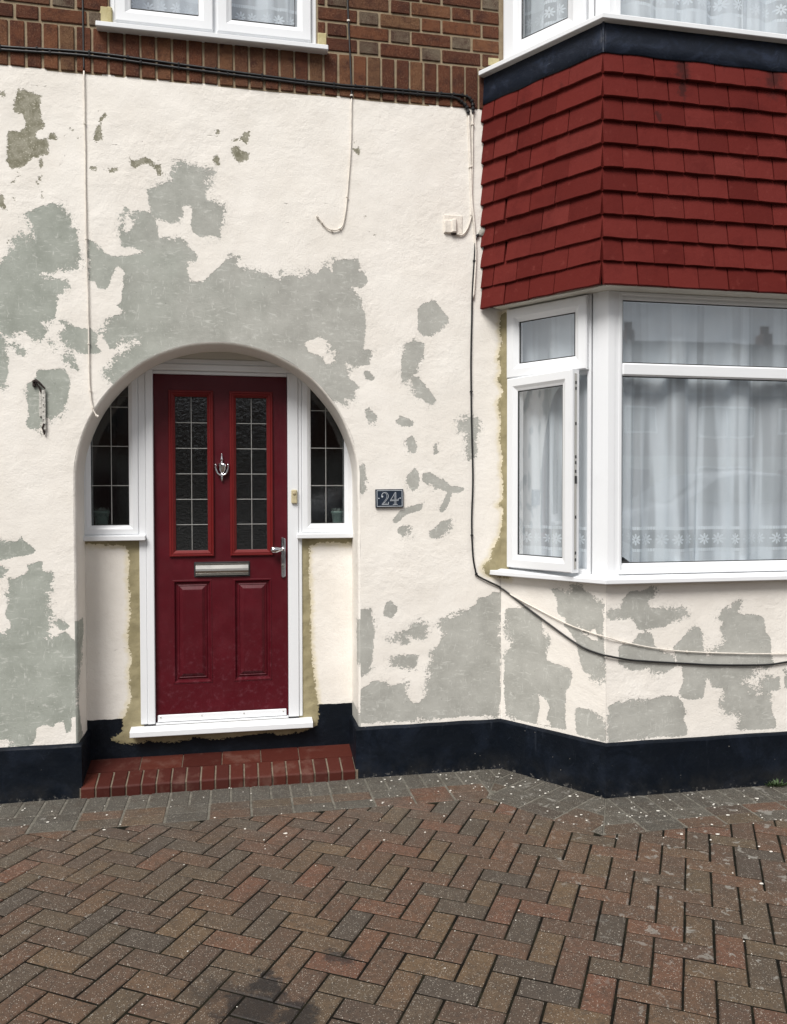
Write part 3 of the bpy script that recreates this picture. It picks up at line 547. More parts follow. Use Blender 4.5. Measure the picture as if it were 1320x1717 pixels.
CABLE = {
 'pair_a': [(-1.456, -0.014, 3.759), (-1.134, -0.014, 3.758), (-0.715, -0.014, 3.771), (-0.28, -0.014, 3.756), (0.143, -0.014, 3.739), (0.52, -0.014, 3.731), (0.778, -0.014, 3.734), (1.109, -0.014, 3.736), (1.227, -0.014, 3.737), (1.271, -0.014, 3.725), (1.288, -0.014, 3.691), (1.288, -0.014, 3.645)],
 'pair_b': [(-1.457, -0.014, 3.744), (-1.134, -0.014, 3.743), (-0.715, -0.014, 3.754), (-0.28, -0.014, 3.737), (0.143, -0.014, 3.724), (0.52, -0.014, 3.716), (0.778, -0.014, 3.718), (0.975, -0.014, 3.72), (1.169, -0.014, 3.722), (1.224, -0.014, 3.704), (1.254, -0.014, 3.675), (1.264, -0.014, 3.637)],
 'left_black': [(-0.746, -0.009, 4.149), (-0.745, -0.009, 4.031), (-0.744, -0.009, 3.854), (-0.743, -0.009, 3.682)],
 'left_white': [(-0.743, -0.009, 3.682), (-0.741, -0.009, 3.291), (-0.74, -0.009, 2.843), (-0.733, -0.009, 2.363), (-0.732, -0.009, 2.122), (-0.719, -0.009, 2.001), (-0.702, -0.009, 1.956), (-0.691, -0.009, 1.947)],
 'mid_black': [(0.592, -0.009, 4.31), (0.595, -0.009, 4.185), (0.601, -0.009, 4.028), (0.61, -0.009, 3.84), (0.616, -0.009, 3.667)],
 'mid_white': [(0.616, -0.009, 3.667), (0.609, -0.009, 3.398), (0.589, -0.009, 3.143), (0.572, -0.009, 3.015), (0.55, -0.009, 2.972), (0.511, -0.009, 2.961), (0.476, -0.009, 2.974), (0.447, -0.009, 3.007), (0.425, -0.009, 3.031)],
 'right_white_a': [(1.29, -0.009, 3.654), (1.286, -0.009, 3.354), (1.283, -0.009, 3.158), (1.28, -0.009, 3.086)],
 'right_white_b': [(1.266, -0.009, 3.645), (1.276, -0.009, 3.353), (1.286, -0.009, 3.158), (1.3, -0.009, 3.012), (1.307, -0.009, 2.864), (1.294, -0.009, 2.634)],
 'box_loop': [(1.283, -0.009, 3.092), (1.266, -0.009, 3.032), (1.245, -0.009, 2.992), (1.222, -0.009, 2.977), (1.198, -0.009, 2.983), (1.177, -0.009, 2.991)],
 'black_down': [(1.324, -0.009, 2.987), (1.307, -0.009, 2.956), (1.3, -0.009, 2.864), (1.287, -0.009, 2.633), (1.28, -0.009, 2.304), (1.283, -0.009, 1.974), (1.29, -0.009, 1.642), (1.284, -0.009, 1.376), (1.291, -0.009, 1.209), (1.304, -0.009, 1.126), (1.318, -0.009, 1.092), (1.378, -0.009, 1.06), (1.448, -0.009, 1.025), (1.451, -0.011, 1.017), (1.469, -0.029, 1.007), (1.548, -0.139, 0.932), (1.637, -0.263, 0.851), (1.722, -0.381, 0.776), (1.773, -0.452, 0.743), (1.823, -0.521, 0.727), (1.834, -0.543, 0.727), (1.978, -0.539, 0.697), (2.178, -0.539, 0.676), (2.451, -0.539, 0.652), (2.73, -0.539, 0.64), (2.872, -0.539, 0.65), (3.162, -0.539, 0.683), (3.459, -0.539, 0.74)],
 'white_across': [(1.49, -0.059, 0.99), (1.548, -0.139, 0.952), (1.637, -0.263, 0.899), (1.722, -0.381, 0.854), (1.799, -0.488, 0.829), (1.834, -0.543, 0.821), (1.912, -0.539, 0.797), (2.111, -0.539, 0.753), (2.382, -0.539, 0.72), (2.872, -0.539, 0.694), (3.46, -0.539, 0.677)],
}
# ---------------------------------------------------------------- weathered render: distance-to-outline attributes per vertex
def polys(plane, kind):
    return [np.array([[float(c) for c in q.split(',')] for q in s.split()]) for s in PATCH.get((plane, kind), [])]
def sdf(P, poly, closed=True):
    d2 = np.full(len(P), 1e9); ins = np.zeros(len(P), bool); n = len(poly)
    for i in range(n if closed else n-1):
        a, b = poly[i], poly[(i+1) % n]; e = b-a; L2 = max(e@e, 1e-12)
        t = np.clip(((P-a)@e)/L2, 0, 1); q = P-a-t[:, None]*e; d2 = np.minimum(d2, (q*q).sum(1))
        if closed:
            c = (a[1] > P[:, 1]) != (b[1] > P[:, 1])
            if c.any():
                with np.errstate(divide='ignore', invalid='ignore'):
                    xx = e[0]*(P[:, 1]-a[1])/(e[1] if e[1] else 1e-12)+a[0]
                ins ^= c & (P[:, 0] < xx)
    d = np.sqrt(d2)
    return np.where(ins, d, -d) if closed else -d
def field(P, plane, kind):
    out = np.full(len(P), -.4)
    for poly in polys(plane, kind):
        lo, hi = poly.min(0)-.16, poly.max(0)+.16
        m = ((P >= lo) & (P <= hi)).all(1)
        if m.any(): out[m] = np.maximum(out[m], sdf(P[m], poly, kind != 'crack'))
    return out
def set_attr(me, name, vals):
    a = me.attributes.new(name, 'FLOAT', 'POINT'); a.data.foreach_set('value', np.asarray(vals, dtype=np.float32))
def weather(me, P, plane, **over):
    P = np.asarray(P)
    b = np.minimum(field(P, plane, 'bare'), -field(P, plane, 'keep'))
    A = dict(bare=b, olive=field(P, plane, 'olive'), raw=field(P, plane, 'raw'), crack=field(P, plane, 'crack'), navy=np.full(len(P), -.4)); A.update(over)
    for k, v in A.items(): set_attr(me, k, v)
def wave(x, z, s=1.): return (mnoise.noise(Vector((x*2.2, 1.7, z*2.2)))*.004+mnoise.noise(Vector((x*9, 5.1, z*9)))*.0016)*s
def sheet(name, pl, us, vs, plane, parent, keep=None, snap=None, rough=1., over=None, mat='render'):
    U, V = np.meshgrid(us, vs); nu, nv = len(us), len(vs); uv = np.stack([U.ravel(), V.ravel()], 1)
    faces = []; killed = set(); used = set()
    for j in range(nv-1):
        for i in range(nu-1):
            q = (j*nu+i, j*nu+i+1, (j+1)*nu+i+1, (j+1)*nu+i)
            if keep is None or keep((us[i]+us[i+1])/2, (vs[j]+vs[j+1])/2): faces.append(q); used.update(q)
            else: killed.update(q)
    if snap:
        for k in used & killed: uv[k] = snap(*uv[k])
    idx = {k: i for i, k in enumerate(sorted(used))}; uv = uv[sorted(used)]
    me = bpy.data.meshes.new(name)
    me.from_pydata([tuple(pl.P(a, b, wave(a, b, rough))) for a, b in uv], [], [tuple(idx[k] for k in f) for f in faces])
    rw = np.clip((field(uv, plane, 'raw')+.004)/.012, 0, 1)          # smeared filler stands a little proud
    for k in np.nonzero(rw > 0)[0]: me.vertices[k].co += pl.n*float(rw[k])*(.004+.004*mnoise.noise(Vector((uv[k][0]*22, 3., uv[k][1]*22))))
    me.polygons.foreach_set('use_smooth', [True]*len(me.polygons)); me.materials.append(M[mat]); weather(me, uv, plane, **(over(uv) if over else {}))
    return link(name, me, parent)
def lin(a, b, d): return list(np.linspace(a, b, max(2, int(round((b-a)/d))+1)))

house = empty('house', (0, .2, 0)); house.matrix_world.translation = (0, 0, 0); house.location = (0, 0, 0)
tag(house, 'cream rendered house with peeling paint, arched red door and red tiled bay', 'house')

# ---- main wall with the arched opening
AC, AR, SPR = -.08, .725, 1.61
BEV = .012
def in_arch(x, z, r=AR+BEV): return abs(x-AC) < r and (z < SPR or math.hypot(x-AC, z-SPR) < r)
def arch_snap(x, z, r=AR+BEV):
    if z <= SPR: return (AC+math.copysign(r, x-AC), z)
    d = Vector((x-AC, z-SPR)); d = d.normalized()*r; return (AC+d.x, SPR+d.y)
sheet('rendered_wall', MAIN, lin(-2.7, X0, .0125), lin(.268, 3.676, .0125), 'main', house, lambda x, z: not in_arch(x, z), arch_snap)
# ---- reveal of the arch (rounded arris, then back to the porch wall)
prof = [(AR+BEV, 0.), (AR+BEV*.55, .0025), (AR+BEV*.2, .0065), (AR, .013)]+[(AR-.0*k, .013+(.245-.013)*k/8) for k in range(1, 9)]
path = [(-1, z) for z in np.linspace(.06, SPR, 90)]+[(a, None) for a in np.linspace(math.pi, 0, 150)[1:-1]]+[(1, z) for z in np.linspace(SPR, .06, 90)]
mb = MB(); at_b, at_n = [], []
for k, (a, z) in enumerate(path):
    for r, y in prof:
        if z is not None: x_, z_ = AC+a*r, z
        else: x_, z_ = AC+math.cos(a)*r, SPR+math.sin(a)*r
        wob = mnoise.noise(Vector((x_*6, y*6, z_*6)))*.003
        mb.v.append((x_+wob, y+(wave(x_, z_) if y < .02 else 0)*-1, z_+wob))
        left = z is not None and a < 0; right = z is not None and a > 0
        bb = -.4
        if left: bb = min(.02+.03*math.sin(z_*9)+.02-abs(z_-.62)*.05-y*.35, .9-z_)
        if right: bb = max(min(.03-y*.55, .86-z_, z_-.62)*1., min(.40-z_, .2)*.5-.02)
        at_b.append(bb); at_n.append(-.4)
n = len(prof)
for k in range(len(path)-1):
    for j in range(n-1): mb.f.append((k*n+j, k*n+j+1, (k+1)*n+j+1, (k+1)*n+j))
me = mb.mesh('arch_reveal', M['render'], fix=False, smooth=True)
nv = len(me.vertices)
for k, v in dict(bare=at_b, olive=[-.4]*nv, raw=[-.4]*nv, crack=[-.4]*nv, navy=at_n).items(): set_attr(me, k, v)
link('arch_reveal', me, house)

# ---- porch back wall: cream panels, raw mortar round the frame, navy foot
def porch_over(uv):
    top = np.where(uv[:, 0] < 0, .326, .347)
    return dict(navy=top-uv[:, 1])
for u0, u1, v0, v1 in ((-.84, -.50, .05, 1.315), (.33, .68, .05, 1.315), (-.50, .33, .05, .285)):
    sheet('porch_wall', PORCH, lin(u0, u1, .0125), lin(v0, v1, .0125), 'porch', house, rough=.5, over=porch_over)

# ---- bay walls
sheet('bay_wall', SIDE, lin(0, LS, .0125), lin(.268, 1.11, .0125), 'side', house)
sheet('bay_wall', FRONT, lin(0, X2-X1, .0125), lin(.268, 1.11, .0125), 'front', house)
sheet('bay_wall', RSIDE, lin(0, LS, .03), lin(.268, 1.11, .03), 'none', house)
# upper jamb strip between the main wall and the bay window
sheet('bay_wall', SIDE, lin(0, .055, .0125), lin(1.11, 2.60, .0125), 'side', house, rough=.3)

# ---- navy plinth, standing 18 mm proud, chamfered on top
def offset_path(P, d):
    out = []
    for i, p in enumerate(P):
        a = (P[i]-P[i-1]).normalized() if i else None; b = (P[i+1]-P[i]).normalized() if i < len(P)-1 else None
        na = Vector((a.y, -a.x)) if a else None; nb = Vector((b.y, -b.x)) if b else None
        if na is None: out.append(p+nb*d)
        elif nb is None: out.append(p+na*d)
        else: out.append(p+(na+nb)/(1+na.dot(nb))*d)
    return out
def skirting(name, P, prof, mat, parent, seg=.04, wob=.0025):
    P = [Vector(p) for p in P]; fine = []
    for i in range(len(P)-1):
        k = max(1, int((P[i+1]-P[i]).length/seg))
        for j in range(k): fine.append((i, j/k))
    fine.append((len(P)-2, 1.))
    rows = []
    for d, z in prof:
        O = offset_path(P, d); rows.append([(O[i].lerp(O[i+1], t), z) for i, t in fine])
    mb = MB(); nf = len(fine)
    for row in rows:
        for p, z in row:
            q = mnoise.noise(Vector((p.x*7, p.y*7, z*7)))*wob; mb.v.append((p.x+q, p.y+q, z+(q*1.2 if z > .1 else 0)))
    for r in range(len(rows)-1):
        for k in range(nf-1): mb.f.append((r*nf+k, r*nf+k+1, (r+1)*nf+k+1, (r+1)*nf+k))
    return mb.build(name, mat, parent, fix=False)
pf = [(.020, -.03), (.020, .05), (.019, .12), (.018, .19), (.018, .262), (.013, .2705), (.002, .276), (-.02, .277)]
skirting('plinth', [(-2.7, 0), (AC-AR, 0), (AC-AR, .25)], pf, M['plinth'], house)
skirting('plinth', [(AC+AR, .25), (AC+AR, 0), (X0, 0), (X1, Y1), (X2, Y1), (X2+(X1-X0), 0)], pf, M['plinth'], house)

# ---- brickwork above the render: Flemish bond over a soldier course
SZ0, SZ1, PITCH_ = 3.676, 3.908, .0785
WIN = (-.62, .43)                                   # upstairs window opening
mb = MB(); mb.box((-2.7, -.001, 3.668), (X0+.02, .10, SZ1+.003)); 
soldier_bed = mb.build('soldier_course', M['mortar'], house)
mb = MB()
mb.box((-2.7, -.001, SZ1+.003), (WIN[0], .10, 5.2)); mb.box((WIN[1], -.001, SZ1+.003), (X0+.02, .10, 5.2)); mb.box((WIN[0], .03, SZ1+.003), (WIN[1], .10, 3.93))
wall_bed = mb.build('brick_wall', M['mortar'], house)
brick_cache = {}
def brick_mesh(l, h, dp=.05, mat='brick', bev=.003, var=3):
    key = (round(l, 3), round(h, 3), mat, random.randrange(var))
    if key not in brick_cache:
        mb = MB(); mb.box((0, 0, 0), (l, dp, h), bev)
        mb.v = [(x+random.uniform(-1, 1)*.0012, y+random.uniform(-1, 1)*.0012, z+random.uniform(-1, 1)*.0012) for x, y, z in mb.v]
        brick_cache[key] = mb.mesh('brick', M[mat])
    return brick_cache[key]
def lay(parent, x, z, l, h, y=-.008, mat='brick'):
    o = link('brick', brick_mesh(l, h, mat=mat), parent)
    o.location = (x+random.uniform(-1, 1)*.001, y+random.uniform(-1, 1)*.0015, z+random.uniform(-1, 1)*.001); o.rotation_euler = (0, R(random.uniform(-.35, .35)), 0)
xj = -1.094-.078*13
while xj < X0-.07:
    w = .0655
    if xj+w < 1.41: lay(soldier_bed, xj+.006, SZ0, w, SZ1-SZ0-.011)
    xj += .078
ST, HD, JT = .2145, .1015, .014
per = ST+HD+2*JT
for k in range(9):
    z = SZ1+.003+k*PITCH_+.001
    x = (.775 if k % 2 == 0 else .603)-12*per
    items = []
    while x < X0:
        items += [(x, ST), (x+ST+JT, HD)]; x += per
    for xs, l in items:
        for a, b in ((-2.7, WIN[0]-.008), (WIN[1]+.008, X0-.02)):
            s, e = max(xs, a), min(xs+l, b)
            if e-s > .03: lay(wall_bed, s, z, e-s if e-s < l-.002 else l, PITCH_-.013, mat='burnt' if l < .15 and random.random() < .6 else 'brick')
for u, z, w, h in ((-.665, 3.915, .06, .10), (.435, 3.915, .05, .085), (1.375, 3.915, .07, .05)):
    mb = MB(); mb.box((u, -.010, z), (u+w, .03, z+h), .006); mb.build('mortar_repair', M['raw'], house)

# ---- doorstep of red bricks on edge
mb = MB(); mb.add([(AC-AR+.008, -.026, -.03), (AC+AR-.008, -.026, -.03), (AC+AR-.008, -.026, .048), (AC-AR+.008, -.026, .048), (AC-AR-.02, .10, .078), (AC+AR+.02, .10, .078), (AC-AR-.02, .26, .108), (AC+AR+.02, .26, .108), (AC-AR-.02, .26, -.03), (AC+AR+.02, .26, -.03)],
    [(0, 1, 2, 3), (3, 2, 5, 4), (4, 5, 7, 6), (6, 7, 9, 8), (0, 8, 9, 1), (0, 3, 4, 6, 8), (1, 9, 7, 5, 2)])
step = mb.build('doorstep', M['step_mortar'], house)
nb = 19; pw = (2*AR-.03)/nb
for k in range(nb):
    x = AC-AR+.015+k*pw; w = pw-.009; q = [random.uniform(-.0025, .0025) for _ in range(6)]
    vs = []
    for xx in (x, x+w):
        vs += [(xx, -.034+q[0], -.02), (xx, -.034+q[1], .046+q[2]), (xx, -.026+q[1], .0535+q[2]), (xx, .097, .084+q[3]), (xx, .097, -.02)]
    m2 = MB(); m2.add(vs, [(0, 1, 2, 3, 4), (9, 8, 7, 6, 5)]+[(i, (i+1) % 5, 5+(i+1) % 5, 5+i) for i in range(5)])
    me = m2.mesh('brick', M['step']); bm = bmesh.new(); bm.from_mesh(me); bmesh.ops.bevel(bm, geom=[e for e in bm.edges], offset=.0025, segments=1, affect='EDGES'); bm.to_mesh(me); bm.free()
    link('brick', me, step)
xs = [AC-AR, -.52, -.30, -.09, .12, .33, AC+AR]
for a, b in zip(xs, xs[1:]):
    m2 = MB(); q = random.uniform(-.001, .001)
    m2.add([(a+.0025, .104, .06), (b-.0025, .104, .06), (b-.0025, .104, .0835+q), (a+.0025, .104, .0835+q), (a+.0025, .262, .06), (b-.0025, .262, .06), (b-.0025, .262, .1135+q), (a+.0025, .262, .1135+q)], [(0, 1, 2, 3), (3, 2, 6, 7), (7, 6, 5, 4), (0, 4, 5, 1), (0, 3, 7, 4), (1, 5, 6, 2)])
    m2.build('brick', M['step'], step)

# ---------------------------------------------------------------- windows
FIX = [(0, -.07), (0, 0.), (.004, .004), (.043, .004), (.05, -.003), (.056, -.012), (.06, -.014), (.06, -.07)]
SASH = [(0, -.035), (0, .012), (.005, .017), (.04, .017), (.052, .008), (.06, .004), (.064, .0), (.064, -.035)]
def scale_prof(p, k): return [(d*k, w) for d, w in p]
def pane(parent, pl, u0, u1, v0, v1, w, mat='glass', gasket=.004):
    MB().box((u0-.006, v0-.006, w-.005), (u1+.006, v1+.006, w), 0, pl).build('pane', M[mat], parent)
    if gasket: MB().ring((u0-.002, u1+.002, v0-.002, v1+.002), [(0, w+.0), (0, w+.006), (gasket, w+.004), (gasket, w+.0005)], pl, closed=True).build('gasket', M['gasket'], parent)
def fixed(name, pl, rect, prof, parent=None, off=0.):
    return MB().ring(rect, [(d, w+off) for d, w in prof], pl, closed=True).build(name, M['upvc'], parent or house)

# ground floor bay, front: one large light below a transom, top light above
HEAD, CILL = 2.575, 1.134
UF = 1.78
bw = fixed('bay_window', FRONT, (.068, 1.30, CILL, HEAD), [(0, -.075), (0, -.015), (.003, -.011), (.014, -.011), (.022, -.018), (.027, -.026), (.027, -.075)])
mb = MB()
mb.box((.09, 1.140, -.07), (1.28, 1.180, -.018), .003, FRONT); mb.box((.09, 1.178, -.07), (1.28, 1.190, -.026), .003, FRONT)
mb.build('bottom_rail', M['upvc'], bw)
MB().box((.09, 2.150, -.072), (1.28, 2.215, -.012), .008, FRONT).build('transom', M['upvc'], bw)
MB().box((.09, 2.535, -.072), (1.28, 2.552, -.016), .003, FRONT).build('top_rail', M['upvc'], bw)
pane(bw, FRONT, .098, 1.270, 1.193, 2.147, -.036); pane(bw, FRONT, .098, 1.270, 2.220, 2.533, -.036)
bw2 = fixed('bay_window', FRONT, (1.302, X2-X1-.07, CILL, HEAD), FIX, off=-.015); pane(bw2, FRONT, 1.36, X2-X1-.13, 1.195, 2.515, -.036)
# corner post, faceted, between the canted and the front light
def post(name, z0, z1, a=.055, c=.075, off=-.015):
    p1 = SIDE.P(LS-a-.035, 0, off); p2 = SIDE.P(LS-.045, 0, off+.004); p3 = FRONT.P(.010, 0, off+.004); p4 = FRONT.P(c, 0, off); p5 = FRONT.P(c, 0, -.09); p6 = SIDE.P(LS-a-.035, 0, -.09)
    P = [Vector((p.x, p.y)) for p in (p1, SIDE.P(LS-a-.008, 0, off), SIDE.P(LS-a-.006, 0, off+.005), p2, p3, FRONT.P(c-.03, 0, off+.005), FRONT.P(c-.028, 0, off), p4, p5, p6)]
    n = len(P); mb = MB(); mb.add([(p.x, p.y, z0) for p in P]+[(p.x, p.y, z1) for p in P], [tuple(range(n)), tuple(range(2*n-1, n-1, -1))]+[(k, (k+1) % n, n+(k+1) % n, n+k) for k in range(n)])
    return mb.build(name, M['upvc'], house)
post('corner_post', 1.12, HEAD)
# ground floor bay, canted side: fanlight over a casement that stands ajar
sw = fixed('bay_side_window', SIDE, (.040, .553, 1.128, HEAD), [(0, -.075), (0, -.016), (.004, -.013), (.020, -.013), (.024, -.018), (.024, -.075)])
MB().box((.06, 2.170, -.072), (.535, 2.205, -.018), .004, SIDE).build('transom', M['upvc'], sw)
fan = MB().ring((.045, .543, 2.189, 2.568), [(d*1.17, w) for d, w in SASH], SIDE, closed=True).build('fanlight_sash', M['upvc'], sw)
pane(sw, SIDE, .124, .464, 2.268, 2.490, -.006)
# casement: hinged on the left, opened outwards a few degrees
hinge = SIDE.P(.047, 0, .010); ang = R(-9.0)
cu = Matrix.Rotation(ang, 3, 'Z') @ SIDE.u; cn = Matrix.Rotation(ang, 3, 'Z') @ SIDE.n
CAS = Plane(hinge, cu, cn)
cas = MB().ring((0, .462, 1.140, 2.186), [(0, -.05), (0, .0), (.005, .006), (.045, .006), (.060, -.003), (.072, -.008), (.074, -.05)], CAS, closed=True).build('casement', M['upvc'], sw)
pane(sw, CAS, .076, .388, 1.216, 2.110, -.014)
mb = MB()
mb.box((.4625, 1.16, -.030), (.4645, 2.165, -.014), 0, CAS); mb.build('lock_rail', M['steel'], sw)
mb = MB()
for z in (1.20, 1.235, 1.42, 1.62, 1.655, 1.70, 1.73, 1.90, 2.08, 2.11): mb.box((.4645, z, -.027), (.4665, z+.016, -.019), 0, CAS)
mb.box((.4645, 1.60, -.029), (.469, 1.64, -.017), .001, CAS)
mb.build('lock_keep', M['dark_metal'], sw)
# right cant, out of the picture: plain frame
rw_ = fixed('bay_side_window', RSIDE, (.09, LS-.04, 1.128, HEAD), FIX, off=-.015); pane(rw_, RSIDE, .15, LS-.10, 1.19, 2.515, -.036)
fixed('corner_post', RSIDE, (-.02, .09, 1.12, HEAD), [(0, -.09), (0, -.012), (.05, -.012)])
# window cill carried round the bay
def band(name, path, prof, mat, parent, seg=9., wob=0.):
    o = skirting(name, path, prof, mat, parent, seg, wob); return o
BAY = [(X0, 0), (X1, Y1), (X2, Y1), (X2+(X1-X0), 0)]
BAYX = [(X0-.035, .049), (X1, Y1), (X2, Y1), (X2+(X1-X0), 0)]
band('window_sill', BAY, [(-.08, 1.094), (.058, 1.094), (.060, 1.097), (.060, 1.115), (.056, 1.119), (-.005, 1.130), (-.08, 1.132)], M['upvc'], house)
mb = MB(); mb.box((-.048, 1.0945, -.03), (0.01, 1.1205, .0575), .002, SIDE); mb.build('sill_end_cap', M['upvc'], house)
# soffit under the hung tiles
band('soffit', BAY, [(-.10, 2.5755), (.0, 2.5755), (.078, 2.578), (.078, 2.60), (-.10, 2.60)], M['cream_upvc'], house)

# ---- hung tiles
GA, TW, TH = .1143, .1655, .158
tiles_back = MB()
def backing(pl, u0, u1): tiles_back.box((u0, 2.585, -.06), (u1, 3.86, -.022), 0, pl)
backing(TSIDE, .0, LT); backing(TFRONT, .0, C2.x-CT.x); backing(TRS, 0, LT)
batten = tiles_back.build('hung_tile_backing', M['dark_metal'], house)
tile_cache = {}
def tile_obj(pl, u, w, row):
    key = (round(w, 2), random.randrange(4))
    if key not in tile_cache:
        mb = MB(); nx = 4; vs = []; ww = w-.0055; rag = [random.uniform(-.0016, .0016) for _ in range(nx+1)]; cam_ = random.uniform(.0, .0022)
        for t in (0, 1):
            for i in range(nx+1):
                x = ww*i/nx; c = cam_*math.sin(math.pi*i/nx)
                for v, wv in ((0, .0215), (.003, .0245), (TH, -.002)):
                    vs.append((x+(random.uniform(-.001, .001) if v == 0 else 0), v+(rag[i] if v < .01 else 0), wv+c-(.0175 if t else 0)))
        m = 3*(nx+1); fs = []
        for i in range(nx):
            for j in (0, 1): fs.append((3*i+j, 3*i+3+j, 3*i+4+j, 3*i+1+j)); fs.append((m+3*i+j, m+3*i+1+j, m+3*i+4+j, m+3*i+3+j))
            fs.append((3*i, m+3*i, m+3*i+3, 3*i+3)); fs.append((3*i+2, 3*i+5, m+3*i+5, m+3*i+2))
        for i in (0, nx):
            for j in (0, 1): fs.append((3*i+j, 3*i+1+j, m+3*i+1+j, m+3*i+j))
        mb.add(vs, fs); tile_cache[key] = mb.mesh('tile', M['tile'])
    o = link('tile', tile_cache[key], batten)
    m = pl.M(u+.0018+random.uniform(-.001, .001), 2.574+row*GA+random.uniform(-.0009, .0009), .002+random.uniform(-.001, .002)+(.010 if row == 0 else .004 if row == 1 else 0))
    o.matrix_world = m @ Matrix.Rotation(R(random.uniform(-.28, .28)), 4, 'Z') @ Matrix.Rotation(R(random.uniform(-.35, .35)), 4, 'Y')
def course(pl, joints, row):
    for a, b in zip(joints, joints[1:]):
        if b-a > .02: tile_obj(pl, a, b-a, row)
for row in range(10):
    top_first = (9-row) % 2 == 0
    # front: corner tile cut to a mitre, then whole tiles
    j = [-.008]+[(.098 if top_first else .175)+TW*k for k in range(16)]
    Lf = C2.x-CT.x; j = [v for v in j if v < Lf-.05]+[Lf]
    course(TFRONT, j, row)
    jl = LT-(.182 if top_first else .258); js = [LT+.008]
    v = jl
    while v > .05: js.append(v); v -= .158
    js.append(-.004-random.uniform(0, .012)); course(TSIDE, js[::-1], row)
    course(TRS, [LT*k/4.5+(.0 if top_first or k == 0 else -.08) for k in range(5)]+[LT], row)
# painted lead apron over the tile heads, and the upper cill
TB = [(WT.x, 0), (CT.x, CT.y), (C2.x, C2.y), (C2.x+.41, 0)]
def apron():
    P = [Vector(p) for p in TB]; mb = MB(); nseg = 0; rows = []
    fine = []
    for i in range(3):
        k = int((P[i+1]-P[i]).length/.025)
        fine += [(i, j/k) for j in range(k)]
    fine.append((2, 1.))
    prof = [(.014, 3.700), (.0185, 3.703), (.014, 3.76), (.011, 3.82), (.010, 3.868)]
    for ri, (d, z) in enumerate(prof):
        O = offset_path(P, d)
        for i, t in fine:
            p = O[i].lerp(O[i+1], t); q = mnoise.noise(Vector((p.x*5, p.y*5, 0)))
            mb.v.append((p.x+q*.002, p.y-abs(q)*.006*(1-ri/4), z+(q*.010 if ri < 2 else 0)))
    n = len(fine)
    for r in range(len(prof)-1):
        for k in range(n-1): mb.f.append((r*n+k, r*n+k+1, (r+1)*n+k+1, (r+1)*n+k))
    mb.build('lead_flashing', M['lead'], house, fix=False, smooth=True)
apron()
MB().tube([(CT.x-.006, CT.y-.014, 3.70), (CT.x-.006, CT.y-.014, 3.86)], .006, 6).build('lead_seam', M['lead'], house)
UB = [(WT.x-.004, 0), (CT.x, CT.y), (C2.x, C2.y), (C2.x+.41, 0)]
band('upper_sill', UB, [(-.16, 3.852), (.046, 3.846), (.049, 3.849), (.049, 3.868), (.045, 3.873), (-.05, 3.884), (-.16, 3.886)], M['upvc'], house)
# first floor bay windows
ub = fixed('upper_bay_window', FRONT, (.040, X2-X1-.04, 3.882, 5.05), [(0, -.08), (0, -.02), (.004, -.016), (.03, -.016), (.034, -.022), (.034, -.08)])
MB().box((.06, 3.905, -.075), (X2-X1-.06, 3.960, -.020), .008, FRONT).build('bottom_rail', M['upvc'], ub)
pane(ub, FRONT, .072, X2-X1-.08, 3.967, 5.0, -.04)
us = fixed('upper_bay_side_window', SIDE, (-.03, .56, 3.882, 5.05), [(0, -.075), (0, -.016), (.004, -.013), (.028, -.013), (.032, -.018), (.032, -.075)])
MB().ring((.015, .525, 3.915, 5.03), [(d*1.72, w-.006) for d, w in SASH], SIDE, closed=True).build('casement', M['upvc'], us)
pane(us, SIDE, .132, .414, 4.030, 4.915, -.012)
post('corner_post', 3.878, 5.05, .05, .045, -.018)
fixed('upper_bay_side_window', RSIDE, (.0, LS+.03, 3.882, 5.05), FIX, off=-.015)
# first floor window in the brickwork
uw = fixed('upper_window', MAIN, (WIN[0], WIN[1], 3.925, 5.05), [(0, -.08), (0, -.012), (.004, -.008), (.024, -.008), (.028, -.014), (.028, -.08)])
MB().box((-.112, 3.945, -.078), (-.078, 5.03, -.014), .003, MAIN).build('mullion', M['upvc'], uw)
for a, b, g0, g1 in ((-.590, -.106, -.516, -.180), (-.086, .402, -.015, .316)):
    MB().ring((a, b, 3.948, 5.03), [(d*1.16, w-.008) for d, w in SASH], MAIN, closed=True).build('sash', M['upvc'], uw)
    pane(uw, MAIN, g0, g1, 4.028, 4.955, -.014)
mb = MB(); mb.box((-.678, 3.886, -.03), (.486, 3.9115, .058), .003, MAIN); mb.box((-.66, 3.911, -.03), (.47, 3.921, .02), .004, MAIN); mb.build('window_sill', M['upvc'], uw)
# eaves well above the picture
mb = MB(); mb.box((-2.9, -.3, 5.25), (1.3, .4, 5.40)); mb.box((1.301, -.85, 5.25), (5.2, .4, 5.40)); mb.box((-2.9, .4, 5.25), (5.2, 3.9, 5.45)); mb.build('eaves', M['upvc'], house)
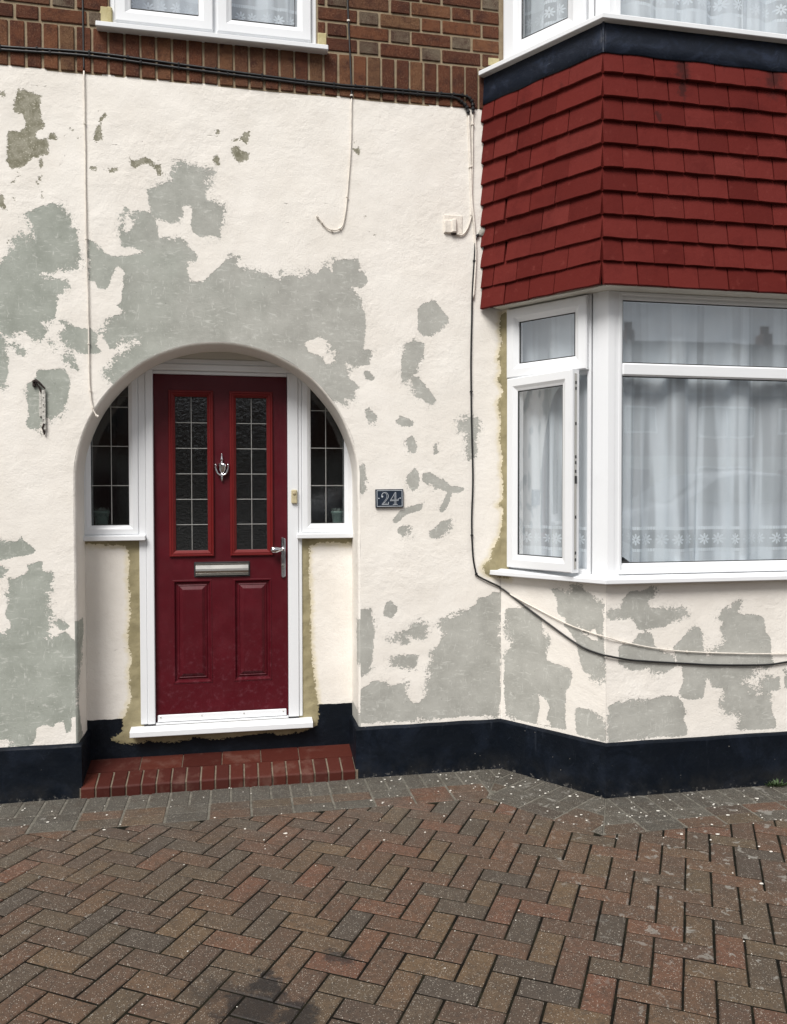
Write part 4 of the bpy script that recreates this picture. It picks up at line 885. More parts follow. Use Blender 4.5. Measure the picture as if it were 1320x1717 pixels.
# ---------------------------------------------------------------- entrance: frame, side lights, door
DP = Plane((0, .25, 0), (1, 0, 0), (0, -1, 0))       # face of the door leaf
FP = Plane((0, .225, 0), (1, 0, 0), (0, -1, 0))      # face of the frame
mb = MB()
for a, b, w in ((-.524, -.487, -.003), (-.486, -.447, .003), (.280, .339, .003), (.340, .359, -.003)): mb.box((a, .290, -.08), (b, 2.226, w), .003, FP)
mb.box((-.86, 2.227, -.08), (.70, 2.262, .003), .004, FP); mb.box((-.86, 2.263, -.08), (.70, 2.292, -.006), .004, FP)
mb.box((-.447, 2.208, -.08), (.280, 2.2265, -.014), .002, FP)
frame = mb.build('door_frame', M['upvc'], house)
mb = MB(); mb.box((-.86, 2.2925, -.08), (.70, 2.45, -.012), .004, FP); mb.build('header_board', M['cream_upvc'], frame)
mb = MB(); mb.box((-.507, .262, -.075), (-.446, .290, -.006), 0, FP); mb.box((.279, .270, -.075), (.336, .290, -.006), 0, FP); mb.build('jamb_gap', M['dark_metal'], frame)
# white threshold sill
mb = MB(); sy = [(.165, .238), (.163, .241), (.163, .266), (.168, .2705), (.225, .279), (.30, .282), (.30, .238)]
n = len(sy); mb.add([(-.575, y, z) for y, z in sy]+[(.410, y, z) for y, z in sy], [tuple(range(n)), tuple(range(2*n-1, n-1, -1))]+[(k, (k+1) % n, n+(k+1) % n, n+k) for k in range(n)])
mb.build('threshold_sill', M['upvc'], frame)
mb = MB(); mb.box((-.446, .2825, -.06), (.279, .293, -.004), .002, FP); mb.build('threshold', M['upvc'], frame)

def sidelight(u0, u1, g0, g1, bar, s0, s1):
    w = fixed('side_window', FP, (u0, u1, 1.331, 2.226), [(0, -.08), (0, -.004), (.004, 0.), (.030, 0.), (.040, -.006), (.048, -.012), (.0505, -.014), (.0505, -.08)])
    pane(w, FP, u0+.052, u1-.052, 1.385, 2.172, -.022, 'sidelight', .003)
    MB().box((bar-.0022, 1.383, -.0215), (bar+.0022, 2.17, -.0185), .001, FP).build('glazing_bar', M['came'], w)
    for z in (1.597, 1.810, 2.022): MB().box((u0+.05, z-.0022, -.0213), (u1-.05, z+.0022, -.0183), .001, FP).build('glazing_bar', M['came'], w)
    mb = MB(); mb.box((s0, 1.300, -.05), (s1, 1.3265, .034), .003, FP); mb.box((s0, 1.326, -.05), (s1, 1.3308, .002), 0, FP); mb.build('sill', M['upvc'], w)
sidelight(-.822, -.525, 0, 0, -.667, -.835, -.488)
sidelight(.360, .652, 0, 0, .497, .331, .665)

# the leaf: stiles and rails round two lights and two moulded panels
HX = (-.446, -.352, -.140, -.024, .188, .278)
LZ = (.296, .500, 1.076, 1.206, 2.120, 2.222)
mb = MB()
zz = (LZ[0], LZ[5])
mb.box((HX[0], LZ[0], -.045), (HX[1], LZ[5], 0), .0, DP); mb.box((HX[4], LZ[0], -.045), (HX[5], LZ[5], 0), .0, DP); mb.box((HX[2], LZ[1], -.045), (HX[3], LZ[4], 0), 0, DP)
for a, b in ((LZ[0], LZ[1]), (LZ[4], LZ[5])): mb.box((HX[1], a, -.045), (HX[4], b, 0), 0, DP)
for a, b in ((HX[1], HX[2]), (HX[3], HX[4])): mb.box((a, LZ[2], -.045), (b, LZ[3], 0), 0, DP)
door = mb.build('front_door', M['door'], house)
door['label'] = 'dark red panelled front door under the arch'
for a, b in ((HX[1], HX[2]), (HX[3], HX[4])):
    MB().ring((a, b, LZ[1], LZ[2]), [(0, 0), (.003, .003), (.009, .003), (.013, -.003), (.017, -.011), (.024, -.012), (.027, -.009), (.033, -.006), (.036, -.0085), (.054, .0015), (.057, .002)], DP, fill=True).build('moulded_panel', M['door'], door, fix=False)
for a, b, bar in ((-.366, -.126, -.246), (-.038, .199, .081)):
    MB().ring((a, b, 1.205, 2.121), [(0, .0), (0, .010), (.004, .014), (.010, .014), (.013, .011), (.016, .013), (.021, .012), (.029, .005), (.034, .001), (.034, -.03)], DP, closed=False).build('glazing_frame', M['beading'], door, fix=False)
    pane(door, DP, a+.034, b-.034, 1.239, 2.087, -.012, 'obscure', .003)
    MB().box((bar-.0020, 1.24, -.0118), (bar+.0020, 2.086, -.0092), .001, DP).build('glazing_bar', M['came'], door)
    for z in (1.381, 1.521, 1.662, 1.803, 1.9445): MB().box((a+.033, z-.0020, -.0115), (b-.033, z+.0020, -.0089), .001, DP).build('glazing_bar', M['came'], door)
# weather bar
mb = MB(); mb.box((-.436, .299, 0.001), (.268, .333, .012), .004, DP); mb.box((-.436, .296, 0.001), (.268, .304, .020), .003, DP); mb.build('weather_bar', M['upvc'], door)
mb = MB()
for x in (-.42, -.2, .03, .25): mb.lathe([(.004, 0), (.004, .002), (.002, .003)], DP.P(x, .321, .0121), (0, -1, 0), 8)
mb.build('screw', M['steel'], door)
# urn knocker
mb = MB(); kc = lambda z, w=.012: DP.P(-.082, z, w)
mb.lathe([(.001, .0), (.0035, .004), (.0022, .010), (.0035, .016), (.0075, .030), (.0088, .036), (.0060, .040), (.0045, .046), (.0090, .050), (.0065, .055)][::1], kc(1.776), (0, 0, -1), 14)
mb.lathe([(.020, .0), (.027, .004), (.0285, .012), (.0285, .020), (.026, .024), (.0255, .034), (.020, .046), (.011, .055), (.005, .060), (.004, .064)], kc(1.722), (0, 0, -1), 20, (.62, 1))
mb.lathe([(.0045, 0), (.0075, .003), (.0055, .010), (.0065, .018), (.004, .026), (.001, .032)], kc(1.652), (0, 0, -1), 12)
knk = mb.build('door_knocker', M['chrome'], door, smooth=True)
mb = MB()
arc = [DP.P(-.082+.0335*math.cos(t), 1.700+.042*math.sin(t)-(.0 if math.sin(t) > -.6 else .004), .018) for t in np.linspace(R(20), R(-200), 26)]
mb.tube(arc, [.0038+.002*abs(math.sin(k/25*math.pi)) for k in range(26)], 8)
mb.lathe([(.006, -.004), (.0075, 0), (.006, .004)], DP.P(-.116, 1.712, .018), (1, 0, 0), 10); mb.lathe([(.006, -.004), (.0075, 0), (.006, .004)], DP.P(-.048, 1.712, .018), (1, 0, 0), 10)
mb.build('knocker_ring', M['chrome'], door, smooth=True)
MB().lathe([(.0055, 0), (.0065, .002), (.0045, .004), (.002, .0045)], DP.P(-.082, 1.711, .030), (0, -1, 0), 14).build('spyhole', M['dark_metal'], door, smooth=True)
# letter plate
mb = MB(); mb.box((-.236, 1.090, .0005), (.068, 1.174, .006), .003, DP); mb.build('letter_plate_surround', M['dark_metal'], door)
mb = MB(); pz = [(.006, 1.160), (.013, 1.166), (.013, 1.160), (.009, 1.156), (.017, 1.136), (.019, 1.125), (.017, 1.113), (.012, 1.109), (.015, 1.107), (.015, 1.0995), (.006, 1.098)]
n = len(pz); mb.add([DP.P(-.227, z, w) for w, z in pz]+[DP.P(.060, z, w) for w, z in pz], [tuple(range(n)), tuple(range(2*n-1, n-1, -1))]+[(k, (k+1) % n, n+(k+1) % n, n+k) for k in range(n)])
mb.build('letter_plate', M['steel'], door)
# handle: long backplate, oval lever grip, cylinder escutcheon
mb = MB(); pts = []
for k in range(9): t = math.pi*k/8; pts.append((.2535+.0128*math.cos(t), 1.293+.0128*math.sin(t)))
for k in range(9): t = math.pi+math.pi*k/8; pts.append((.2535+.0128*math.cos(t), 1.090+.0128*math.sin(t)))
n = len(pts); mb.add([DP.P(a, b, .0005) for a, b in pts]+[DP.P(a, b, .006) for a, b in pts]+[DP.P(.2535+(a-.2535)*.72, 1.19+(b-1.19)*.985, .0105) for a, b in pts],
    [(k, (k+1) % n, n+(k+1) % n, n+k) for k in range(n)]+[(n+k, n+(k+1) % n, 2*n+(k+1) % n, 2*n+k) for k in range(n)]+[tuple(range(2*n, 3*n))])
mb.build('handle_plate', M['chrome'], door)
mb = MB(); mb.lathe([(.011, 0), (.011, .018), (.010, .03), (.008, .034)], DP.P(.2535, 1.240, .008), (0, -1, 0), 14)
mb.lathe([(.001, 0), (.006, .002), (.0085, .012), (.012, .024), (.0165, .036), (.0185, .048), (.017, .060), (.011, .068), (.002, .071)], DP.P(.252, 1.240, .036), (-1, -.12, -.06), 18, (1.1, 1.1))
mb.build('handle', M['chrome'], door, smooth=True)
mb = MB(); mb.lathe([(.010, 0), (.0105, .004), (.008, .006), (.0045, .006)], DP.P(.2535, 1.146, .010), (0, -1, 0), 16); mb.box((.2495, 1.118, .010), (.2575, 1.142, .0125), .002, DP); mb.build('lock_cylinder', M['steel'], door)

# ---------------------------------------------------------------- rooms behind the glass
def room(name, x0, x1, y0, y1, z0, z1, mat, bay=False):
    mb = MB(); t = .05
    mb.box((x0-t, y1, z0), (x1+t, y1+t, z1)); mb.box((x0-t, y0, z0), (x0, y1, z1)); mb.box((x1, y0, z0), (x1+t, y1, z1))
    for za, zb in ((z0-t, z0), (z1, z1+t)):
        if bay: P = [(x0-t, y0), (x0-t, y1+t), (x1+t, y1+t), (x1+t, y0), (X2+.36, .0), (X2, Y1+.03), (X1+.01, Y1+.03), (X0+.03, .02)]
        else: P = [(x0-t, y0), (x0-t, y1+t), (x1+t, y1+t), (x1+t, y0)]
        n = len(P); mb.add([(x, y, za) for x, y in P]+[(x, y, zb) for x, y in P], [tuple(range(n)), tuple(range(2*n-1, n-1, -1))]+[(k, (k+1) % n, n+(k+1) % n, n+k) for k in range(n)])
    return mb.build(name, M[mat], house)
room('living_room', 1.28, 4.26, .03, 3.3, .2, 2.60, 'room', True)
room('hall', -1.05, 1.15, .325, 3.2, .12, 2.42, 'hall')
room('landing', -1.05, 1.15, .11, 3.2, 2.75, 5.12, 'room')
room('bedroom', 1.28, 4.26, .03, 3.3, 2.75, 5.12, 'room', True)
mb = MB(); mb.box((X0-.17, .012, 1.0), (X0-.002, .028, 2.6)); mb.build('inner_jamb', M['room'], house)
MB().add([SIDE.P(0, 1.08, -.09), SIDE.P(LS, 1.08, -.09), FRONT.P(1.95, 1.08, -.09), Vector((4.2, .03, 1.08)), Vector((X0+.1, .2, 1.08)), SIDE.P(0, 1.10, -.09), SIDE.P(LS, 1.10, -.09), FRONT.P(1.95, 1.10, -.09), Vector((4.2, .03, 1.10)), Vector((X0+.1, .2, 1.10))],
    [(0, 1, 2, 3, 4), (9, 8, 7, 6, 5), (0, 5, 6, 1), (1, 6, 7, 2), (2, 7, 8, 3), (3, 8, 9, 4), (4, 9, 5, 0)]).build('window_board', M['upvc'], house)

# ---------------------------------------------------------------- net curtains
def curtain(name, pl, u0, u1, v0, v1, w, seed, label, amp=.022, nfold=11, gather=1.0, lift=None):
    rnd = random.Random(seed); nu, nv_ = int((u1-u0)/.0045), 34; fs = []; vs = []; uvs = []
    comp = [(rnd.uniform(.6, 1.)*nfold*k, rnd.uniform(0, 6.28), a) for k, a in ((1, 1.), (1.7, .6), (2.9, .22), (5.3, .08))]
    slant = [rnd.uniform(-.05, .05) for _ in range(4)]
    for j in range(nv_+1):
        tv = j/nv_; v = v0+(v1-v0)*tv; s = 0.
        for i in range(nu+1):
            tu = i/nu; u = u0+(u1-u0)*tu
            d = sum(a*math.sin(6.283*f*(tu+sl*(1-tv)*.35)+ph) for (f, ph, a), sl in zip(comp, slant))
            sharp = math.copysign(abs(d)**.75, d)
            env = .55+.45*mnoise.noise(Vector((u*1.6, seed, v*.5)))+.25*(1-tv)
            ww = w-amp*sharp*env
            vv = v+(lift(u, v) if lift else 0)
            uu = u+amp*.5*math.sin(6.283*comp[1][0]*tu+comp[0][1])*env
            vs.append(pl.P(uu, vv, ww)); uvs.append((u*gather*1.15+.3*sharp*amp, v-v0))
    n = nu+1
    for j in range(nv_):
        for i in range(nu): fs.append((j*n+i, j*n+i+1, (j+1)*n+i+1, (j+1)*n+i))
    me = bpy.data.meshes.new(name); me.from_pydata([tuple(p) for p in vs], [], fs); uvl = me.uv_layers.new(name='UVMap')
    uvl.data.foreach_set('uv', np.array([uvs[l.vertex_index] for l in me.loops], dtype=np.float32).ravel())
    me.polygons.foreach_set('use_smooth', [True]*len(me.polygons)); me.materials.append(M['net'])
    return tag(link(name, me), label, 'curtain', 'white net curtains')
LIFT = lambda u, v: .075*max(0, 1-abs(u-.13)/.09)*max(0, 1-(v-1.15)/.25)
curtain('net_curtain', FRONT, .03, 1.95, 1.14, 2.565, -.115, 3, 'white net curtain with flower border behind the large ground floor bay pane', .034, 8, lift=LIFT)
curtain('net_curtain', SIDE, .07, .60, 1.14, 2.56, -.10, 5, 'white net curtain behind the casement standing ajar in the ground floor bay', .022, 3)
curtain('net_curtain', FRONT, .05, 1.95, 3.985, 5.03, -.13, 8, 'white net curtain behind the upstairs bay front window at the top edge', .022, 10)
curtain('net_curtain', SIDE, .03, .60, 4.00, 5.03, -.115, 11, 'white net curtain behind the upstairs bay side window', .016, 4)
curtain('net_curtain', MAIN, -.60, .41, 3.95, 5.03, -.13, 14, 'pale net curtain behind the window in the brickwork above the door', .012, 6)
mb = MB(); mb.lathe([(.02, 0), (.05, .006), (.062, .025), (.05, .045), (.02, .052)], FRONT.P(.17, 1.105, -.085), (0, 0, 1), 20, (1.5, .45)); o = mb.build('cushion', M['cloth'], None, smooth=True)
tag(o, 'dark blue cloth bundle on the inner sill at the corner of the bay window', 'cushion')

# plants on the hall window boards, seen through the side lights
def pot(x, y, z, r, h, label):
    t = empty('plant_pot', (x, y, z)); MB().lathe([(r*.72, 0), (r*.8, h*.05), (r, h*.8), (r*1.12, h*.8), (r*1.12, h), (r*.95, h), (r*.9, h*.86), (.001, h*.86)], (0, 0, 0), n=24).build('pot', M['pot'], t, smooth=True)
    mb = MB(); rr = random.Random(int(x*1000))
    for k in range(60):
        a = rr.uniform(0, 6.28); q = r*math.sqrt(rr.random())*.95; p = Vector((math.cos(a)*q, math.sin(a)*q, h*.86)); up = Vector((rr.uniform(-.5, .5), rr.uniform(-.5, .5), 1)).normalized()*rr.uniform(.01, .03); sd = Vector((-math.sin(a), math.cos(a), 0))*.006
        mb.add([p-sd, p+sd, p+up+sd*.6, p+up*1.2, p+up-sd*.6], [(0, 1, 2, 3, 4)])
    mb.build('foliage', M['soil'], t, fix=False); return tag(t, label, 'plant pot', 'pots behind the side windows')
pot(-.735, .345, 1.375, .040, .085, 'sage green pot behind the left side window of the door')
pot(.575, .345, 1.375, .034, .075, 'sage green pot behind the right side window of the door')
mb = MB(); mb.box((-.85, .29, 1.35), (-.50, .42, 1.374), .004); mb.build('window_board', M['upvc'], house)
mb = MB(); mb.box((.36, .29, 1.35), (.66, .42, 1.374), .004); mb.build('window_board', M['upvc'], house)

# ---------------------------------------------------------------- things fixed to the wall
t = empty('house_number_sign', (.817, 0, 1.525)); t.rotation_euler = (0, R(-.6), 0)
SP = Plane((0, 0, 0), (1, 0, 0), (0, -1, 0))
MB().box((-.0775, -.0500, -.001), (.0775, .0500, .014), .002, SP).build('plate', M['navy'], t)
MB().ring((-.071, .071, -.0445, .0445), [(0, .0142), (0, .0156), (.0030, .0156), (.0030, .0142)], SP, closed=True).build('border', M['silver'], t)
def ribbon(mb, pts, wid, w0=.0142, w1=.0156):
    n = len(pts); L_, R_ = [], []
    for i, (x, y) in enumerate(pts):
        a, b = pts[max(i-1, 0)], pts[min(i+1, n-1)]; d = Vector((b[0]-a[0], b[1]-a[1])).normalized(); q = wid[i]/2 if isinstance(wid, list) else wid/2
        L_.append((x-d.y*q, y+d.x*q)); R_.append((x+d.y*q, y-d.x*q))
    for i in range(n-1): mb.prism([L_[i], R_[i], R_[i+1], L_[i+1]], w0, w1, SP)
def arc2(cx, cy, rx, ry, a0, a1, n=14): return [(cx+rx*math.cos(R(a0+(a1-a0)*k/n)), cy+ry*math.sin(R(a0+(a1-a0)*k/n))) for k in range(n+1)]
mb = MB()   # figure 2: hairline outer edge, open shaded stem, flat foot
ribbon(mb, arc2(-.0255, .0125, .0185, .0205, 175, -35, 18), [.0030]*6+[.0026]*13); ribbon(mb, arc2(-.0275, .0125, .0125, .0175, 100, -38, 12), .0018)
ribbon(mb, [(-.0105, .0005), (-.021, -.014), (-.040, -.0335)], .0024); ribbon(mb, [(-.0165, .0015), (-.027, -.012), (-.041, -.030)], .0016)
mb.lathe([(.0052, .0142), (.0052, .0156)], SP.P(-.0405, .0105, 0), (0, -1, 0), 12)
ribbon(mb, [(-.044, -.0335), (-.008, -.0335)], .0030); ribbon(mb, [(-.036, -.0255), (-.012, -.0265)], .0016); ribbon(mb, [(-.008, -.0345), (-.0055, -.019)], .0030)
mb.build('figure', M['silver'], t)
mb = MB()   # figure 4
ribbon(mb, [(.0325, .0335), (.0035, -.0125)], .0024); ribbon(mb, [(.0025, -.0128), (.049, -.0128)], .0030); ribbon(mb, [(.008, -.0065), (.046, -.0065)], .0016)
ribbon(mb, [(.0345, .0335), (.0345, -.0325)], .0034); ribbon(mb, [(.0265, .022), (.0265, -.0325)], .0016); ribbon(mb, [(.018, -.0335), (.044, -.0335)], .0030); ribbon(mb, [(.046, -.0135), (.050, -.0005)], .0026)
mb.build('figure', M['silver'], t)
for x in (-.059, .059): MB().lathe([(.0035, .014), (.0033, .0158), (.0015, .0165)], SP.P(x, 0, 0), (0, -1, 0), 12).build('screw', M['silver'], t)
tag(t, 'small navy house number plate reading 24 on the wall right of the door', 'sign')

t = empty('doorbell', (.3155, .222, 1.535))
MB().box((-.0165, -.039, 0), (.0165, .039, .016), .005, SP).build('case', M['bell'], t); mb = MB(); mb.lathe([(.0095, .0155), (.0095, .0175), (.0085, .0185), (.001, .019)], SP.P(0, .017, 0), (0, -1, 0), 16); mb.build('button', mat_plain('bell_push', (.40, .33, .20), .4), t, smooth=True)
tag(t, 'cream plastic doorbell push on the white frame right of the red door', 'doorbell')

t = empty('wall_bracket', (-.955, 0, 2.0))
mb = MB(); mb.box((-.004, -.125, .010), (.014, .075, .016), .002, SP); mb.build('strip', M['flaky'], t)
mb = MB(); mb.box((-.018, -.06, .001), (-.003, .072, .010), .003, SP); mb.build('back_strip', M['flaky'], t)
mb = MB()
for z in (-.035, .0, .035, -.075): mb.lathe([(.0028, .0158), (.0028, .0172)], SP.P(.004, z, 0), (0, -1, 0), 8)
mb.build('hole', M['rust'], t)
mb = MB(); mb.tube([SP.P(-.042, .115, .012), SP.P(-.030, .120, .020), SP.P(-.012, .108, .024), SP.P(.014, .080, .020)], [.009, .0085, .006, .004], 8); mb.tube([SP.P(-.030, .108, .018), SP.P(-.014, .085, .014), SP.P(-.008, .065, .012)], .0045, 6); mb.box((-.048, .090, .0), (-.034, .122, .016), .003, SP); mb.build('hook', M['rust'], t)
mb = MB(); mb.tube([SP.P(.006, -.095, .014), SP.P(-.002, -.115, .016), SP.P(.006, -.135, .014), SP.P(.004, -.150, .010)], [.006, .005, .006, .003], 7); mb.build('fixing', M['rust'], t)
tag(t, 'rusty broken metal bracket on the wall left of the arch', 'bracket')

t = empty('junction_box', (1.1785, 0, 3.034))
MB().box((-.0525, -.051, -.002), (.0525, .051, .007), .003, SP).build('back_plate', M['wcable'], t); mb = MB(); mb.box((-.052, -.050, .006), (.016, .020, .016), .004, SP); mb.box((-.010, -.050, .006), (.016, .026, .027), .006, SP); mb.build('cover', M['wcable'], t)
MB().box((-.012, -.056, .001), (.015, -.0495, .018), .001, SP).build('cable_entry', M['rust'], t)
tag(t, 'cream painted junction box on the wall beside the tiled bay', 'junction box')

def cable(name, key, r, mat, label, clips=(), clipmat=None, jit=.0012, group=None):
    P = smooth_path(CABLE[key], 7)
    P = [p+Vector((mnoise.noise(p*9)*jit, 0, mnoise.noise(p*9+Vector((5, 5, 5)))*jit)) for p in P]
    if not clips: return tag(MB().tube(P, r, 8).build(name, M[mat], None, smooth=True), label, 'cable', group)
    t = empty(name, P[0]); mb = MB(); mb.tube([p-P[0] for p in P], r, 8); mb.build('sheath', M[mat], t, smooth=True)
    for f in clips:
        p = P[int(f*(len(P)-1))]-P[0]; q = P[min(int(f*(len(P)-1))+1, len(P)-1)]-P[0]; d = (q-p).normalized() if (q-p).length > 1e-6 else Vector((0, 0, 1))
        mb = MB(); mb.tube([p-d*.004, p+d*.004], r*1.75, 8); mb.build('clip', M[clipmat or mat], t)
    return tag(t, label, 'cable', group)
FR = [k/22 for k in range(1, 22)]
cable('black_cable', 'pair_a', .0064, 'cable', 'upper of two thick black cables clipped along the upright bricks above the render', FR)
cable('black_cable', 'pair_b', .0064, 'cable', 'lower of two thick black cables clipped along the upright bricks above the render', [f+.01 for f in FR])
cable('thin_black_cable', 'left_black', .0048, 'cable', 'thin black cable running up the brickwork left of the upstairs window')
cable('painted_cable', 'left_white', .0036, 'wcable', 'cream painted cable running down the wall to the left side of the arch', (.12, .3, .45, .62, .75, .88, .97))
cable('thin_black_cable', 'mid_black', .0048, 'cable', 'thin black cable running up the brickwork right of the upstairs window', (.45, .98), 'wcable')
cable('painted_cable', 'mid_white', .0036, 'wcable', 'cream painted cable ending in a hook shape high on the wall', (.25, .5, .66, .85, .98))
cable('painted_cable', 'right_white_a', .0052, 'wcable', 'straight cream painted cable dropping from the black pair to the junction box', (.12,))
cable('painted_cable', 'right_white_b', .0062, 'wcable', 'cream painted cable beside the tiled bay, right of its twin', (.2,))
cable('painted_cable', 'box_loop', .0046, 'wcable', 'short cream cable loop entering the junction box', (.75,))
cable('black_cable', 'black_down', .0050, 'cable', 'black cable falling beside the bay and drooping under its window', (.02, .08, .17, .27, .36))
cable('thin_white_cable', 'white_across', .0030, 'wcable', 'thin white cable sagging across the bay wall above the black one', (.35, .45, .62, .78))
# rough hole where the black cable leaves the wall
o = MB().lathe([(.030, 0), (.022, .010), (.010, .014), (.002, .015)], (1.352, .001, 3.005), (0, -1, 0), 9, (1.35, .75)).build('mortar_repair', mat_mortar('grey_mortar', (.30, .29, .26), (.36, .35, .31)), house)
# ---------------------------------------------------------------- drive: grey border courses round the house, herringbone field
def area(p): return .5*sum(p[i][0]*p[(i+1) % len(p)][1]-p[(i+1) % len(p)][0]*p[i][1] for i in range(len(p)))
def clip(poly, a, nrm):
    out = []
    for i in range(len(poly)):
        p, q = poly[i], poly[(i+1) % len(poly)]; dp = (p-a).dot(nrm); dq = (q-a).dot(nrm)
        if dp >= 0: out.append(p)
        if (dp > 0) != (dq > 0) and abs(dp-dq) > 1e-9: out.append(p.lerp(q, dp/(dp-dq)))
    return out
def inset(poly, d):
    for i in range(len(poly)):
        pass
    out = poly
    if area(poly) < 0: poly = poly[::-1]
    out = poly
    for i in range(len(poly)):
        a, b = poly[i], poly[(i+1) % len(poly)]; e = (b-a)
        if e.length < 1e-5: continue
        e.normalize(); nr = Vector((-e.y, e.x)); out = clip(out, a+nr*d, nr)
        if len(out) < 3: return []
    return out
def clean(poly):
    out = []
    for p in poly:
        if not out or (p-out[-1]).length > .004: out.append(p)
    if len(out) > 2 and (out[0]-out[-1]).length < .004: out.pop()
    return out
def slab(poly, top=0., depth=.030, bev=.0038):
    """vertices and faces of one block with a chamfered arris"""
    poly = clean(poly)
    if len(poly) < 3 or abs(area(poly)) < .0009: return None
    if area(poly) < 0: poly = poly[::-1]
    c = sum(poly, Vector((0, 0)))/len(poly); n = len(poly); ins = []
    for i in range(n):
        p, a, b = poly[i], (poly[i]-poly[i-1]).normalized(), (poly[(i+1) % n]-poly[i]).normalized()
        na, nb = Vector((-a.y, a.x)), Vector((-b.y, b.x)); q = (na+nb)/max(.35, 1+na.dot(nb)); d = c-p
        ins.append(p+q*bev if (q*bev).length < d.length*.6 else p+d*.4)
    vs = [(p.x, p.y, top-depth) for p in poly]+[(p.x, p.y, top-bev) for p in poly]+[(p.x, p.y, top) for p in ins]
    fs = [(k, (k+1) % n, n+(k+1) % n, n+k) for k in range(n)]+[(n+k, n+(k+1) % n, 2*n+(k+1) % n, 2*n+k) for k in range(n)]+[tuple(range(2*n, 3*n))]
    return vs, fs
FOOT = .030
BW = [Vector(p) for p in ((-3.4, 0), (X0, 0), (X1, Y1), (X2, Y1), (X2+(X1-X0), 0), (5.4, 0))]
def bl(d): return offset_path(BW, d)
B0, B1, B2, B3 = bl(FOOT-.012), bl(.225), bl(.325), bl(.425)
pieces = []          # (polygon, material key, z)
def border(La, Lb, step, key):
    for i in range(len(La)-1):
        a0, a1, b0, b1 = La[i], La[i+1], Lb[i], Lb[i+1]; d = (BW[i+1]-BW[i]).normalized(); o = BW[i]
        n = max(1, round((BW[i+1]-BW[i]).length/step))
        sa = [(a0-o).dot(d), (a1-o).dot(d)]; sb = [(b0-o).dot(d), (b1-o).dot(d)]
        lo, hi = min(sa[0], sb[0]), max(sa[1], sb[1]); quad = [b0, b1, a1, a0]
        s = lo+random.uniform(0, .3)*step*0; nr = Vector((d.y, -d.x))
        ks = []; s = math.floor(lo/step)*step
        while s < hi:
            P = [o+d*s+nr*-1, o+d*(s+step)+nr*-1, o+d*(s+step)+nr*2, o+d*s+nr*2]
            q = list(quad)
            if area(q) < 0: q = q[::-1]
            q = clip(q, o+d*(s+.003), d); q = clip(q, o+d*(s+step-.003), -d) if len(q) > 2 else q
            if len(q) > 2:
                q = inset(q, .0018)
                if len(q) > 2: pieces.append((q, key, random.uniform(-.0006, .0012)))
            s += step
border(B0, B1, .1018, 'paver_b'); border(B1, B2, .2035, 'mix'); border(B2, B3, .2035, 'mixg')
ANG = R(-31.5); e1 = Vector((math.cos(ANG), math.sin(ANG))); e2 = Vector((-math.sin(ANG), math.cos(ANG))); WU = .0977
ORG = Vector((-.4017, -1.568))
bed = MB()
for i in range(5):
    bed.add([(*B0[i], -.0030), (*B0[i+1], -.0030), (*B3[i+1], -.0030), (*B3[i], -.0030)], [(0, 1, 2, 3)])
def limit(poly):
    if area(poly) < 0: poly = poly[::-1]
    def half(q, i): return clip(q, B3[i]+Vector(((B3[i+1]-B3[i]).y, -(B3[i+1]-B3[i]).x)).normalized()*.004, Vector(((B3[i+1]-B3[i]).y, -(B3[i+1]-B3[i]).x)).normalized()) if len(q) > 2 else q
    c = [half(half(poly, 0), 1), half(poly, 2)]
    c3 = half(half(poly, 4), 3); cands = [q for q in (c[0], c[1], c3) if len(q) > 2]
    left = [q for q in (c[0], c[1]) if len(q) > 2] if sum(p.x for p in poly)/len(poly) < 3 else [q for q in (c3, c[1]) if len(q) > 2]
    return max(left, key=lambda q: abs(area(q))) if left else []
full = []
for i in range(-60, 75):
    for j in range(-45, 60):
        k = (i+j) % 4
        if k == 0: w_, h_ = 2, 1
        elif k == 2: w_, h_ = 1, 2
        else: continue
        o = ORG+e1*(i*WU)+e2*(j*WU)
        if not (-3.2 < o.x < 5.2 and -4.2 < o.y < -.1): continue
        g = .0036
        q = [o+e1*g+e2*g, o+e1*(w_*WU-g)+e2*g, o+e1*(w_*WU-g)+e2*(h_*WU-g), o+e1*g+e2*(h_*WU-g)]
        a0 = abs(area(q)); q2 = limit(q)
        if len(q2) < 3 or abs(area(q2)) < .0006: continue
        if abs(area(q2)) > a0*.999: full.append((o, w_ == 1))
        else: pieces.append((q2, 'paver', random.uniform(-.0008, .001)))
drive = MB().box((-3.4, -5.0, -.08), (5.4, .1, -.0036)).build('driveway', M['sand'])
tag(drive, 'block paved driveway in herringbone with grey border courses', None, None, 'structure')
bed.build('border_bedding', mat_mortar('sandy_mortar', (.10, .094, .078), (.19, .178, .15)), drive, fix=False)
CAMP = Vector((0, -4.3145))
def seen(p):
    d = Vector((p.x, p.y, 0))-camo.location; z = d.dot(_f)
    if z < .2: return False
    x, y = d.dot(_r2)/z, d.dot(_u2)/z
    return abs(x) < .525 and -.68 < y
pm = []
for v in range(6):
    w = [Vector((.0036+random.uniform(-1, 1)*.0008, .0036)), Vector((2*WU-.0036, .0036+random.uniform(-1, 1)*.0008)), Vector((2*WU-.0036+random.uniform(-1, 1)*.0008, WU-.0036)), Vector((.0036, WU-.0036))]
    vs, fs = slab(w); vs = [(x, y, z+(random.uniform(-1, 1)*.0008 if z > -.01 else 0)) for x, y, z in vs]
    pm.append(MB().add(vs, fs).mesh('paver', M['paver']))
cand = []
for o, vert in full:
    c = o+(e1*.5+e2)*WU if vert else o+(e1+e2*.5)*WU
    cand.append((seen(c), (c-CAMP).length, 'full', (o, vert)))
for q, key, z in pieces:
    c = sum(q, Vector((0, 0)))/len(q); cand.append((seen(c), (c-CAMP).length, key, (q, z)))
cand.sort(key=lambda t: (not t[0], t[1]))
